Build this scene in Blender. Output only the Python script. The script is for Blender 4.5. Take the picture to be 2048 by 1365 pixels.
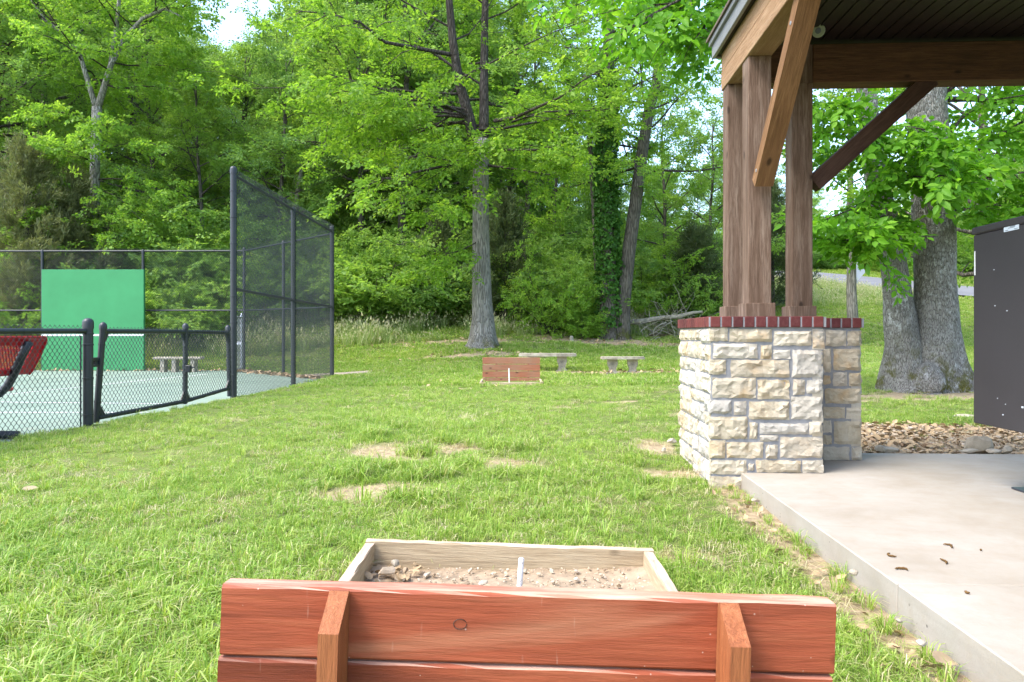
import bpy, math, random
import numpy as np
from mathutils import Vector, Matrix, Euler

# ------------------------------------------------------------------ camera, sky, sun, exposure
for o in list(bpy.data.objects):
    bpy.data.objects.remove(o, do_unlink=True)
SC = bpy.context.scene
COL = SC.collection
F, HOR, EYE = 1452.0, 668.0, 1.0

cam_d = bpy.data.cameras.new("camera"); cam = bpy.data.objects.new("camera", cam_d); COL.objects.link(cam)
cam_d.sensor_width = 36.0; cam_d.lens = F / 2048 * 36
cam_d.shift_y = -(682.5 - HOR) / 2048
cam_d.clip_start = 0.05; cam_d.clip_end = 1000
cam.location = (0, 0, EYE); cam.rotation_euler = (math.radians(90), 0, 0)
SC.camera = cam

SUN = Vector((-0.50, -0.26, 0.83)).normalized()
world = bpy.data.worlds.new("World"); SC.world = world; world.use_nodes = True
wn = world.node_tree.nodes; wl = world.node_tree.links
sky = wn.new("ShaderNodeTexSky"); sky.sky_type = 'NISHITA'; sky.sun_disc = False
sky.sun_elevation = math.asin(SUN.z); sky.sun_rotation = math.atan2(SUN.x, SUN.y)
sky.air_density = 1.0; sky.dust_density = 2.2; sky.ozone_density = 1.0
wl.new(sky.outputs[0], wn["Background"].inputs[0]); wn["Background"].inputs[1].default_value = 0.15
sun_d = bpy.data.lights.new("sun", 'SUN'); sun_d.energy = 0.75; sun_d.angle = math.radians(22); sun_d.color = (1.0, 0.96, 0.90)
sun = bpy.data.objects.new("sun", sun_d); COL.objects.link(sun)
sun.rotation_euler = SUN.to_track_quat('Z', 'Y').to_euler()
SC.view_settings.view_transform = 'Standard'; SC.view_settings.look = 'None'
SC.view_settings.gamma = 1.0; SC.view_settings.use_curve_mapping = False
SC.view_settings.exposure = 2.32
SC.cycles.max_bounces = 14; SC.cycles.diffuse_bounces = 12; SC.cycles.glossy_bounces = 2
SC.cycles.transmission_bounces = 6; SC.cycles.transparent_max_bounces = 4
SC.cycles.use_denoising = True
SC.cycles.caustics_reflective = False; SC.cycles.caustics_refractive = False

RNG = np.random.default_rng(7)
random.seed(7)

def P(px, py, D):
    return Vector(((px - 1024) * D / F, D, EYE - (py - HOR) * D / F))

# ------------------------------------------------------------------ helpers
def tag(o, label=None, cat=None, group=None, kind=None):
    if label: o["label"] = label
    if cat: o["category"] = cat
    if group: o["group"] = group
    if kind: o["kind"] = kind
    return o

def empty(name, loc=(0, 0, 0), rz=0.0, label=None, cat=None, group=None):
    o = bpy.data.objects.new(name, None); COL.objects.link(o)
    o.location = loc; o.rotation_euler = (0, 0, rz); o.empty_display_size = 0.1
    return tag(o, label, cat, group)

def np_mesh(name, v, faces, smooth=False, attrs=None):
    """faces: list of (n,k) int arrays."""
    me = bpy.data.meshes.new(name)
    v = np.asarray(v, dtype=np.float32)
    me.vertices.add(len(v)); me.vertices.foreach_set("co", v.ravel())
    loops = np.concatenate([f.ravel() for f in faces]).astype(np.int32)
    tot = np.concatenate([np.full(len(f), f.shape[1], dtype=np.int32) for f in faces])
    start = np.concatenate([[0], np.cumsum(tot)[:-1]]).astype(np.int32)
    me.loops.add(len(loops)); me.loops.foreach_set("vertex_index", loops)
    me.polygons.add(len(tot)); me.polygons.foreach_set("loop_start", start)
    try: me.polygons.foreach_set("loop_total", tot)
    except Exception: pass
    me.polygons.foreach_set("use_smooth", np.full(len(tot), smooth, dtype=bool))
    if attrs:
        for k, a in attrs.items():
            at = me.attributes.new(k, 'FLOAT', 'POINT'); at.data.foreach_set("value", np.asarray(a, dtype=np.float32))
    me.update(calc_edges=True)
    return me

def link(name, me, mat=None, parent=None, loc=None, rot=None):
    o = bpy.data.objects.new(name, me); COL.objects.link(o)
    if mat is not None and len(me.materials) == 0: me.materials.append(mat)
    if parent is not None: o.parent = parent
    if loc is not None: o.location = loc
    if rot is not None: o.rotation_euler = rot
    return o

class MB:
    def __init__(s): s.v = []; s.f = []
    def box(s, lo, hi, R=None, c=None, bev=0.0):
        (x0, y0, z0), (x1, y1, z1) = lo, hi
        n = len(s.v)
        if bev <= 0:
            pts = [(x0,y0,z0),(x1,y0,z0),(x1,y1,z0),(x0,y1,z0),(x0,y0,z1),(x1,y0,z1),(x1,y1,z1),(x0,y1,z1)]
            fs = [(0,3,2,1),(4,5,6,7),(0,1,5,4),(1,2,6,5),(2,3,7,6),(3,0,4,7)]
        else:
            b = bev; pts = []; fs = []
            # chamfered box: 24 verts
            idx = {}
            for ix, X in enumerate((x0, x1)):
                for iy, Y in enumerate((y0, y1)):
                    for iz, Z in enumerate((z0, z1)):
                        sx, sy, sz = (1 - 2*ix), (1 - 2*iy), (1 - 2*iz)
                        for ax in range(3):
                            p = [X + sx*b, Y + sy*b, Z + sz*b]
                            p[ax] = (X, Y, Z)[ax]
                            idx[(ix, iy, iz, ax)] = len(pts); pts.append(tuple(p))
            g = lambda a, b_, c_, ax: idx[(a, b_, c_, ax)]
            for s_ in (0, 1):
                q = [g(s_,0,0,0), g(s_,1,0,0), g(s_,1,1,0), g(s_,0,1,0)]; fs.append(q if s_ else q[::-1])
                q = [g(0,s_,0,1), g(0,s_,1,1), g(1,s_,1,1), g(1,s_,0,1)]; fs.append(q if s_ else q[::-1])
                q = [g(0,0,s_,2), g(1,0,s_,2), g(1,1,s_,2), g(0,1,s_,2)]; fs.append(q if s_ else q[::-1])
            for a in (0, 1):
                for b2 in (0, 1):
                    q = [g(0,a,b2,1), g(1,a,b2,1), g(1,a,b2,2), g(0,a,b2,2)]; fs.append(q if a != b2 else q[::-1])
                    q = [g(a,0,b2,0), g(a,1,b2,0), g(a,1,b2,2), g(a,0,b2,2)]; fs.append(q[::-1] if a != b2 else q)
                    q = [g(a,b2,0,0), g(a,b2,1,0), g(a,b2,1,1), g(a,b2,0,1)]; fs.append(q if a != b2 else q[::-1])
                    for c2 in (0, 1):
                        q = [g(a,b2,c2,0), g(a,b2,c2,1), g(a,b2,c2,2)]; fs.append(q if (a + b2 + c2) % 2 else q[::-1])
        if R is not None:
            cc = Vector(c) if c is not None else Vector((0, 0, 0))
            pts = [tuple(R @ (Vector(p) - cc) + cc) for p in pts]
        s.v += pts; s.f += [tuple(i + n for i in q) for q in fs]
        return s
    def tube(s, pts, r, sides=8, caps=True, prof=None):
        pts = [Vector(p) for p in pts]
        if not hasattr(r, '__len__'): r = [r] * len(pts)
        n0 = len(s.v); m = len(pts); prev = None
        for i, p in enumerate(pts):
            d = (pts[min(i+1, m-1)] - pts[max(i-1, 0)])
            if d.length < 1e-9: d = Vector((0, 0, 1))
            d.normalize()
            if prev is None:
                a = Vector((1, 0, 0)) if abs(d.x) < 0.9 else Vector((0, 1, 0))
                u = d.cross(a).normalized()
            else:
                u = (prev - d * prev.dot(d)); u.normalize()
            prev = u; w = d.cross(u)
            for k in range(sides):
                a = 2 * math.pi * k / sides
                rr = r[i] * (prof(i, k) if prof else 1.0)
                s.v.append(tuple(p + (u * math.cos(a) + w * math.sin(a)) * rr))
        for i in range(m - 1):
            for k in range(sides):
                k2 = (k + 1) % sides
                s.f.append((n0 + i*sides + k, n0 + i*sides + k2, n0 + (i+1)*sides + k2, n0 + (i+1)*sides + k))
        if caps:
            s.f.append(tuple(n0 + k for k in range(sides))[::-1])
            s.f.append(tuple(n0 + (m-1)*sides + k for k in range(sides)))
        return s
    def lathe(s, prof, c=(0, 0, 0), sides=12):
        n0 = len(s.v); m = len(prof)
        for (r, z) in prof:
            for k in range(sides):
                a = 2*math.pi*k/sides
                s.v.append((c[0] + r*math.cos(a), c[1] + r*math.sin(a), c[2] + z))
        for i in range(m-1):
            for k in range(sides):
                k2 = (k+1) % sides
                s.f.append((n0+i*sides+k, n0+i*sides+k2, n0+(i+1)*sides+k2, n0+(i+1)*sides+k))
        s.f.append(tuple(n0+k for k in range(sides))[::-1]); s.f.append(tuple(n0+(m-1)*sides+k for k in range(sides)))
        return s
    def prism(s, poly, axis, a, b):
        """poly: 2D points; extruded along axis (0,1,2) from a to b."""
        n0 = len(s.v); n = len(poly)
        def mk(p, t):
            if axis == 0: return (t, p[0], p[1])
            if axis == 1: return (p[0], t, p[1])
            return (p[0], p[1], t)
        s.v += [mk(p, a) for p in poly] + [mk(p, b) for p in poly]
        s.f.append(tuple(range(n0, n0+n))); s.f.append(tuple(range(n0+n, n0+2*n))[::-1])
        for i in range(n):
            j = (i+1) % n
            s.f.append((n0+i, n0+n+i, n0+n+j, n0+j))
        return s
    def mesh(s, name, smooth=False):
        me = bpy.data.meshes.new(name); me.from_pydata(s.v, [], s.f)
        if smooth: me.polygons.foreach_set("use_smooth", [True]*len(me.polygons))
        me.update(); return me
    def build(s, name, mat, parent=None, smooth=False, loc=None, rot=None, autosmooth=False):
        me = s.mesh(name, smooth or autosmooth)
        if autosmooth:
            try: me.set_sharp_from_angle(angle=math.radians(40))
            except Exception: pass
        return link(name, me, mat, parent, loc, rot)

# value noise in numpy
_perm = np.random.default_rng(3).random((64, 64, 64)).astype(np.float32)
def vnoise(p):
    p = np.asarray(p, dtype=np.float64)
    i = np.floor(p).astype(int); f = p - i; f = f*f*(3-2*f)
    i0 = i & 63; i1 = (i + 1) & 63
    out = 0
    for dx, X in ((0, i0[..., 0]), (1, i1[..., 0])):
        wx = f[..., 0] if dx else 1 - f[..., 0]
        for dy, Y in ((0, i0[..., 1]), (1, i1[..., 1])):
            wy = f[..., 1] if dy else 1 - f[..., 1]
            for dz, Z in ((0, i0[..., 2]), (1, i1[..., 2])):
                wz = f[..., 2] if dz else 1 - f[..., 2]
                out = out + wx*wy*wz*_perm[X, Y, Z]
    return out
def noise2(x, y, s, off=0.0):
    z = np.full_like(np.asarray(x, dtype=float), off)
    return vnoise(np.stack([np.asarray(x)*s + 31.3, np.asarray(y)*s + 17.7, z], -1))

# ------------------------------------------------------------------ materials
class NT:
    def __init__(s, name):
        s.m = bpy.data.materials.new(name); s.m.use_nodes = True
        s.n = s.m.node_tree.nodes; s.l = s.m.node_tree.links
        s.b = s.n["Principled BSDF"]; s.out = s.n["Material Output"]
    def nd(s, t, **kw):
        n = s.n.new(t)
        for k, v in kw.items(): setattr(n, k, v)
        return n
    def L(s, a, b): s.l.new(a, b)
    def coord(s, scale=(1, 1, 1), kind="Object"):
        tc = s.nd("ShaderNodeTexCoord"); mp = s.nd("ShaderNodeMapping"); mp.inputs["Scale"].default_value = scale
        s.L(tc.outputs[kind], mp.inputs[0]); return mp.outputs[0]
    def worldpos(s, scale=(1, 1, 1)):
        g = s.nd("ShaderNodeNewGeometry"); mp = s.nd("ShaderNodeMapping"); mp.inputs["Scale"].default_value = scale
        s.L(g.outputs["Position"], mp.inputs[0]); return mp.outputs[0]
    def noise(s, vec, scale, detail=4, rough=0.6, dist=0.0):
        n = s.nd("ShaderNodeTexNoise"); n.inputs["Scale"].default_value = scale; n.inputs["Detail"].default_value = detail
        n.inputs["Roughness"].default_value = rough; n.inputs["Distortion"].default_value = dist
        if vec is not None: s.L(vec, n.inputs["Vector"])
        return n.outputs["Fac"]
    def ramp(s, fac, stops):
        r = s.nd("ShaderNodeValToRGB"); e = r.color_ramp.elements
        while len(e) > 1: e.remove(e[-1])
        e[0].position = stops[0][0]; e[0].color = (*stops[0][1], 1) if hasattr(stops[0][1], '__len__') else (stops[0][1],)*3 + (1,)
        for p, c in stops[1:]:
            x = e.new(p); x.color = (*c, 1) if hasattr(c, '__len__') else (c, c, c, 1)
        if fac is not None: s.L(fac, r.inputs[0])
        return r.outputs[0]
    def mix(s, fac, a, b, mode='MIX'):
        n = s.nd("ShaderNodeMix"); n.data_type = 'RGBA'; n.blend_type = mode
        for sock, val in ((n.inputs[0], fac), (n.inputs[6], a), (n.inputs[7], b)):
            if isinstance(val, bpy.types.NodeSocket): s.L(val, sock)
            elif hasattr(val, '__len__'): sock.default_value = (*val, 1)
            else: sock.default_value = val
        return n.outputs[2]
    def math(s, op, a, b=0.0):
        n = s.nd("ShaderNodeMath"); n.operation = op
        for sock, val in ((n.inputs[0], a), (n.inputs[1], b)):
            if isinstance(val, bpy.types.NodeSocket): s.L(val, sock)
            else: sock.default_value = val
        return n.outputs[0]
    def bump(s, h, strength=0.3, dist=0.01):
        n = s.nd("ShaderNodeBump"); n.inputs["Strength"].default_value = strength; n.inputs["Distance"].default_value = dist
        s.L(h, n.inputs["Height"]); s.L(n.outputs[0], s.b.inputs["Normal"]); return n.outputs[0]
    def color(s, c):
        if isinstance(c, bpy.types.NodeSocket): s.L(c, s.b.inputs["Base Color"])
        else: s.b.inputs["Base Color"].default_value = (*c, 1)
    def rough(s, r, spec=0.3):
        s.b.inputs["Roughness"].default_value = r; s.b.inputs["Specular IOR Level"].default_value = spec

def objrand(t):
    return t.nd("ShaderNodeObjectInfo").outputs["Random"]

def mat_wood(name, cols, axis=0, top=None, knots=True, rough=0.7, fine=60, var=0.5, flecks=False):
    """grain stretched along axis; top: paler colour on worn upward edges."""
    t = NT(name)
    sc = [9.0, 9.0, 9.0]; sc[axis] = 0.7
    tc = t.nd("ShaderNodeTexCoord"); oi = objrand(t)
    add = t.nd("ShaderNodeVectorMath"); add.operation = 'ADD'
    cmb = t.nd("ShaderNodeCombineXYZ")
    k = t.math('MULTIPLY', oi, 37.0)
    for i in range(3): t.L(k, cmb.inputs[i])
    t.L(tc.outputs["Object"], add.inputs[0]); t.L(cmb.outputs[0], add.inputs[1])
    mp = t.nd("ShaderNodeMapping"); mp.inputs["Scale"].default_value = sc; t.L(add.outputs[0], mp.inputs[0])
    g1 = t.noise(mp.outputs[0], 2.2, 6, 0.65, 0.6)
    g2 = t.noise(mp.outputs[0], 11.0, 5, 0.7, 0.2)
    big = t.noise(add.outputs[0], 2.5, 3, 0.6)
    c = t.ramp(g1, [(0.25, cols[0]), (0.5, cols[1]), (0.75, cols[2])])
    c = t.mix(t.ramp(g2, [(0.42, 0.0), (0.66, 0.4 if flecks else 0.75)]), c, cols[0])
    c = t.mix(t.ramp(big, [(0.35, 0.0), (0.7, var)]), c, cols[3] if len(cols) > 3 else cols[2])
    if knots:
        mp2 = t.nd("ShaderNodeMapping"); s2 = [6.0, 6.0, 6.0]; s2[axis] = 3.2; mp2.inputs["Scale"].default_value = s2
        t.L(add.outputs[0], mp2.inputs[0])
        vo = t.nd("ShaderNodeTexVoronoi"); vo.inputs["Scale"].default_value = 1.0; t.L(mp2.outputs[0], vo.inputs["Vector"])
        kn = t.ramp(vo.outputs["Distance"], [(0.06, 0.85), (0.13, 0.0)])
        c = t.mix(kn, c, tuple(x*0.35 for x in cols[0]))
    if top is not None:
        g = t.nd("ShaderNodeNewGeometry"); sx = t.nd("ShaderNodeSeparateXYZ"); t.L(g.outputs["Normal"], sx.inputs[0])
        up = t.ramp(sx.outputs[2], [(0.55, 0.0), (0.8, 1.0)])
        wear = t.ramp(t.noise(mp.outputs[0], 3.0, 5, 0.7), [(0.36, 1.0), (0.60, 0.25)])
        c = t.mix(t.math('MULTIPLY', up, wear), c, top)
    if flecks:
        bl = t.noise(mp.outputs[0], 0.55, 4, 0.6, 1.0)
        c = t.mix(t.ramp(bl, [(0.30, 0.75), (0.46, 0.0)]), c, tuple(x*.45 for x in cols[0]))
        c = t.mix(t.ramp(bl, [(0.58, 0.0), (0.74, 0.75)]), c, (0.42,0.19,0.105))
        for sc2, th in ((70.0, .10), (24.0, .055)):
            vo = t.nd("ShaderNodeTexVoronoi"); vo.inputs["Scale"].default_value = sc2; t.L(add.outputs[0], vo.inputs["Vector"])
            vs = t.nd("ShaderNodeSeparateColor"); t.L(vo.outputs["Color"], vs.inputs[0])
            on = t.math('GREATER_THAN', vs.outputs[0], .93)
            c = t.mix(t.math('MULTIPLY', on, t.ramp(vo.outputs["Distance"], [(th, .5), (th*1.5, 0.0)])), c, (0.60,0.46,0.38))
        mp3 = t.nd("ShaderNodeMapping"); mp3.inputs["Scale"].default_value = (26, 26, 3.0); mp3.inputs["Rotation"].default_value = (0, .35, 0); t.L(add.outputs[0], mp3.inputs[0])
        scr = t.noise(mp3.outputs[0], 3.0, 2, .5); c = t.mix(t.math('MULTIPLY', t.ramp(scr, [(.70, 0.0), (.76, .28)]), t.ramp(big, [(.45, 0.0), (.6, 1.0)])), c, (0.50,0.33,0.25))
    t.color(c); t.rough(rough, 0.25)
    hh = t.math('ADD', t.math('MULTIPLY', g2, 1.2), g1)
    t.bump(hh, 0.3 if flecks else 0.6, 0.008)
    return t.m

def mat_plain(name, col, rough=0.5, spec=0.4, var=0.25, scale=8, bump=0.0, bscale=80, metal=0.0):
    t = NT(name); v = t.coord()
    n = t.noise(v, scale, 5, 0.65)
    t.color(t.mix(t.ramp(n, [(0.3, 0.0), (0.75, 1.0)]), tuple(c*(1-var) for c in col), tuple(min(1, c*(1+var)) for c in col)))
    t.rough(rough, spec); t.b.inputs["Metallic"].default_value = metal
    if bump > 0: t.bump(t.noise(v, bscale, 4, 0.6), bump, 0.004)
    return t.m

def mat_leaf(name, c_lo, c_mid, c_hi, trans=0.42, hue_var=0.35, gloss=0.22):
    t = NT(name)
    at = t.nd("ShaderNodeAttribute"); at.attribute_name = "tint"
    oi = objrand(t)
    c = t.ramp(at.outputs["Fac"], [(0.0, c_lo), (0.5, c_mid), (1.0, c_hi)])
    c2 = t.mix(t.math('MULTIPLY', oi, hue_var), c, tuple(0.55*a + 0.45*b for a, b in zip(c_lo, c_mid)))
    t.color(c2); t.rough(0.5, gloss)
    tr = t.nd("ShaderNodeBsdfTranslucent")
    tc = t.mix(1.0, c2, (1.55, 1.55, 0.85), 'MULTIPLY')
    t.L(tc, tr.inputs["Color"])
    ms = t.nd("ShaderNodeMixShader"); ms.inputs[0].default_value = trans
    t.L(t.b.outputs[0], ms.inputs[1]); t.L(tr.outputs[0], ms.inputs[2]); t.L(ms.outputs[0], t.out.inputs["Surface"])
    return t.m

def mat_bark(name, dark, light, sxy=9.0, sz=1.1, lichen=None, moss=None, bump=1.0, moss_h=0.6):
    t = NT(name)
    v = t.coord((sxy, sxy, sz))
    vo = t.nd("ShaderNodeTexVoronoi"); vo.feature = 'DISTANCE_TO_EDGE'; vo.inputs["Scale"].default_value = 1.6
    nz = t.nd("ShaderNodeTexNoise"); nz.inputs["Scale"].default_value = 1.5; nz.inputs["Detail"].default_value = 4; t.L(v, nz.inputs["Vector"])
    mv = t.mix(0.35, v, nz.outputs["Color"], 'ADD'); t.L(mv, vo.inputs["Vector"])
    n = t.noise(v, 3.0, 6, 0.7, 0.5)
    rid = t.ramp(vo.outputs["Distance"], [(0.0, 0.0), (0.28, 1.0)])
    h = t.math('ADD', rid, t.math('MULTIPLY', n, 0.8))
    c = t.ramp(h, [(0.35, dark), (1.25 / 1.8, tuple(0.5*(a+b) for a, b in zip(dark, light))), (0.9, light)])
    big = t.noise(t.coord((1, 1, 1)), 2.2, 5, 0.7)
    c = t.mix(t.ramp(big, [(0.35, 0.0), (0.65, 0.45)]), c, tuple(x*0.7 for x in dark))
    if lichen is not None:
        ln = t.noise(t.coord((1, 1, 0.7)), 16.0, 6, 0.8)
        ln2 = t.noise(t.coord((1, 1, 1)), 1.3, 3, 0.6)
        lf = t.math('MULTIPLY', t.ramp(ln, [(0.52, 0.0), (0.60, 0.85)]), t.ramp(ln2, [(0.38, 0.15), (0.6, 1.0)]))
        c = t.mix(lf, c, lichen)
    if moss is not None:
        s2 = t.nd("ShaderNodeSeparateXYZ"); t.L(t.coord(), s2.inputs[0])
        hh = t.ramp(t.math('MULTIPLY', s2.outputs[2], 1.0/moss_h), [(0.0, 1.0), (1.0, 0.0)])
        mn = t.noise(t.coord(), 3.0, 5, 0.7)
        c = t.mix(t.math('MULTIPLY', hh, t.ramp(mn, [(0.5, 0.0), (0.6, 1.0)])), c, moss)
    t.color(c); t.rough(0.9, 0.15)
    t.bump(h, bump, 0.03)
    return t.m

M = {}
M['red_board'] = mat_wood('red_stained_board', [(0.13,0.027,0.012),(0.325,0.072,0.031),(0.41,0.128,0.060),(0.26,0.065,0.028)], 0, top=(0.60,0.38,0.28), rough=0.6, flecks=True)
M['red_post'] = mat_wood('red_stained_post', [(0.17,0.048,0.018),(0.32,0.105,0.038),(0.42,0.165,0.068),(0.33,0.125,0.05)], 2, rough=0.55, knots=False)
M['far_board'] = mat_wood('faded_red_board', [(0.20,0.082,0.045),(0.34,0.118,0.062),(0.37,0.17,0.10),(0.27,0.16,0.10)], 0, top=(0.5,0.38,0.26), var=0.8)
M['pit_plank'] = mat_wood('weathered_plank', [(0.26,0.19,0.11),(0.44,0.34,0.21),(0.52,0.43,0.29),(0.36,0.30,0.20)], 0, top=(0.68,0.50,0.40))
M['pit_plank_y'] = mat_wood('weathered_plank_side', [(0.28,0.20,0.12),(0.46,0.36,0.23),(0.55,0.46,0.31),(0.38,0.31,0.21)], 1, top=(0.66,0.49,0.38))
M['post_wood'] = mat_wood('rough_sawn_post', [(0.070,0.040,0.024),(0.165,0.108,0.076),(0.31,0.235,0.180),(0.125,0.080,0.054)], 2, rough=0.85)
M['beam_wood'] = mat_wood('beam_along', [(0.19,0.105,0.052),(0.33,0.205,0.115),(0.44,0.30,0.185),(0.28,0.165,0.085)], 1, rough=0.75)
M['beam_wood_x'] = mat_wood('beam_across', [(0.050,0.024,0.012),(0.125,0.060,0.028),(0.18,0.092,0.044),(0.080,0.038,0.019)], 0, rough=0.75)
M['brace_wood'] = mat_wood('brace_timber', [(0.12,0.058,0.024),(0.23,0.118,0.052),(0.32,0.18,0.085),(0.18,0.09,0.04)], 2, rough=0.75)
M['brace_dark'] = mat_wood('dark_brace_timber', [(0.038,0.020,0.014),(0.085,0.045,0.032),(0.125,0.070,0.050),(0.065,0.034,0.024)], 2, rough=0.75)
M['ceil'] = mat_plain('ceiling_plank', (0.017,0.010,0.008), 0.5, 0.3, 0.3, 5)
M['fascia'] = mat_plain('grey_fascia', (0.20,0.20,0.21), 0.45, 0.4, 0.1, 4)
M['roofing'] = mat_plain('brown_roofing', (0.14,0.11,0.085), 0.8, 0.2, 0.3, 20)
M['black'] = mat_plain('black_coated_steel', (0.012,0.016,0.020), 0.42, 0.5, 0.3, 6)
M['mesh_wire'] = mat_plain('black_coated_wire', (0.020,0.024,0.028), 0.4, 0.5, 0.2, 6)
M['galv'] = mat_plain('galvanised_steel', (0.42,0.43,0.47), 0.45, 0.5, 0.2, 12, metal=0.5)
M['red_plastic'] = mat_plain('red_coated_metal', (0.42,0.004,0.014), 0.4, 0.25, 0.12, 5)
M['green_board'] = mat_plain('green_practice_wall', (0.042,0.235,0.088), 0.65, 0.3, 0.12, 1.1, 0.1, 60)
M['white_paint'] = mat_plain('white_paint', (0.74,0.74,0.72), 0.6, 0.3, 0.08, 6)
M['mortar'] = mat_plain('grey_mortar', (0.25,0.255,0.27), 0.95, 0.1, 0.15, 20, 0.6, 60)
M['panel'] = mat_plain('charcoal_panel', (0.040,0.036,0.037), 0.55, 0.35, 0.10, 2, 0.25, 260)
M['sticker'] = mat_plain('pale_sticker', (0.55,0.60,0.64), 0.4, 0.4, 0.03, 3)
M['print'] = mat_plain('grey_print', (0.16,0.19,0.22), 0.6, 0.2, 0.0, 3)
M['steel_plate'] = mat_plain('dark_steel_plate', (0.035,0.042,0.055), 0.35, 0.5, 0.1, 3)
M['dry_leaf'] = mat_plain('dry_leaf', (0.42,0.30,0.17), 0.7, 0.3, 0.4, 9)
M['catkin'] = mat_plain('brown_catkin', (0.13,0.075,0.03), 0.9, 0.1, 0.3, 60)
M['dead_wood'] = mat_plain('bleached_dead_wood', (0.30,0.27,0.22), 0.9, 0.1, 0.35, 9, 0.5, 40)
M['grey_board'] = mat_plain('weathered_grey_board', (0.52,0.53,0.54), 0.85, 0.15, 0.2, 6, 0.3, 40)
M['sign_back'] = mat_plain('bare_aluminium', (0.42,0.43,0.45), 0.5, 0.4, 0.1, 3)

def mk_concrete():
    t = NT('broom_concrete'); v = t.coord()
    n = t.noise(v, 1.6, 6, 0.65); n2 = t.noise(v, 14, 5, 0.7); n3 = t.noise(v, 90, 3, 0.6)
    c = t.ramp(n, [(0.28, (0.275,0.24,0.19)), (0.48, (0.335,0.302,0.252)), (0.7, (0.375,0.348,0.305))])
    c = t.mix(t.ramp(n2, [(0.45, 0.0), (0.8, 0.30)]), c, (0.29,0.225,0.15))
    st = t.noise(t.coord((0.5, 1.6, 1)), 2.6, 6, 0.72, 0.8); c = t.mix(t.ramp(st, [(0.52, 0.0), (0.72, 0.28)]), c, (0.25,0.20,0.145))
    # small pits
    vo = t.nd("ShaderNodeTexVoronoi"); vo.inputs["Scale"].default_value = 26; t.L(v, vo.inputs["Vector"])
    gate = t.ramp(t.noise(v, 5, 3, 0.6), [(0.52, 0.0), (0.60, 1.0)])
    pit = t.math('MULTIPLY', t.ramp(vo.outputs["Distance"], [(0.10, 1.0), (0.18, 0.0)]), gate)
    g = t.nd("ShaderNodeNewGeometry"); sx = t.nd("ShaderNodeSeparateXYZ"); t.L(g.outputs["Normal"], sx.inputs[0])
    side = t.ramp(sx.outputs[2], [(0.3, 1.0), (0.6, 0.0)])
    pit = t.math('MULTIPLY', pit, side)
    c = t.mix(pit, c, (0.13,0.11,0.09))
    c = t.mix(t.math('MULTIPLY', side, t.ramp(t.noise(t.coord((1,1,6)), 3, 4, 0.6), [(0.4, 0.1), (0.7, 0.55)])), c, (0.27,0.25,0.21))
    t.color(c); t.rough(0.85, 0.2)
    h = t.math('SUBTRACT', t.math('ADD', n3, t.math('MULTIPLY', n2, 0.8)), t.math('MULTIPLY', pit, 2.0))
    t.bump(h, 0.3, 0.004); return t.m
M['concrete'] = mk_concrete()

def mk_caststone():
    t = NT('cast_stone_bench'); v = t.coord()
    n = t.noise(v, 6, 6, 0.7); n2 = t.noise(v, 30, 4, 0.7)
    c = t.ramp(n, [(0.3, (0.16,0.145,0.115)), (0.5, (0.34,0.30,0.235)), (0.72, (0.46,0.425,0.35))])
    t.color(c); t.rough(0.95, 0.1); t.bump(n2, 0.5, 0.01); return t.m
M['bench_stone'] = mk_caststone()

def mk_stone():
    t = NT('cream_limestone'); oi = objrand(t); v = t.worldpos()
    n = t.noise(v, 9, 6, 0.7, 0.4); n2 = t.noise(v, 40, 5, 0.7); n3 = t.noise(v, 3.4, 4, 0.65)
    c = t.ramp(n, [(0.25, (0.31,0.25,0.17)), (0.5, (0.435,0.38,0.285)), (0.75, (0.51,0.46,0.37))])
    sep = t.math('FRACT', t.math('MULTIPLY', oi, 7.3))
    c = t.mix(t.ramp(sep, [(0.45, 0.0), (1.0, 0.7)]), c, (0.36,0.355,0.345)); c = t.mix(t.ramp(oi, [(0.0, 0.5), (0.35, 0.0)]), c, (0.60,0.56,0.48))
    rust = t.math('MULTIPLY', t.ramp(n3, [(0.52, 0.0), (0.72, 0.8)]), t.ramp(oi, [(0.3, 0.2), (0.8, 1.0)]))
    c = t.mix(rust, c, (0.46,0.27,0.09))
    t.color(c); t.rough(0.92, 0.12); t.bump(t.math('ADD', n, t.math('MULTIPLY', n2, 0.5)), 0.55, 0.02); return t.m
M['stone'] = mk_stone()
def mk_brick():
    t = NT('dark_red_brick'); oi = objrand(t); v = t.worldpos()
    n = t.noise(v, 30, 5, 0.7)
    c = t.ramp(oi, [(0.0, (0.070,0.016,0.017)), (0.5, (0.105,0.022,0.022)), (1.0, (0.135,0.032,0.028))])
    c = t.mix(t.ramp(n, [(0.45, 0.0), (0.8, 0.5)]), c, (0.19,0.075,0.07))
    t.color(c); t.rough(0.6, 0.3); t.bump(n, 0.3, 0.004); return t.m
M['brick'] = mk_brick()

def mk_court():
    t = NT('pale_green_court'); v = t.worldpos()
    n = t.noise(v, 0.5, 6, 0.65); n2 = t.noise(v, 40, 3, 0.6)
    c = t.ramp(n, [(0.3, (0.165,0.225,0.175)), (0.55, (0.205,0.268,0.21)), (0.75, (0.235,0.288,0.232))])
    c = t.mix(t.ramp(t.noise(v, 2.2, 5, 0.7), [(0.55, 0.0), (0.75, 0.35)]), c, (0.30,0.27,0.20))
    t.color(c); t.rough(0.85, 0.2); t.bump(n2, 0.2, 0.003); return t.m
M['court'] = mk_court()
def mk_road():
    t = NT('asphalt_road'); v = t.worldpos()
    n = t.noise(v, 1.2, 5, 0.7)
    t.color(t.ramp(n, [(0.3, (0.13,0.13,0.135)), (0.7, (0.19,0.19,0.20))])); t.rough(0.8, 0.3); return t.m
M['road'] = mk_road()
M['path'] = mat_plain('dusty_path', (0.36,0.30,0.23), 0.95, 0.1, 0.3, 5, 0.5, 40)

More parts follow.
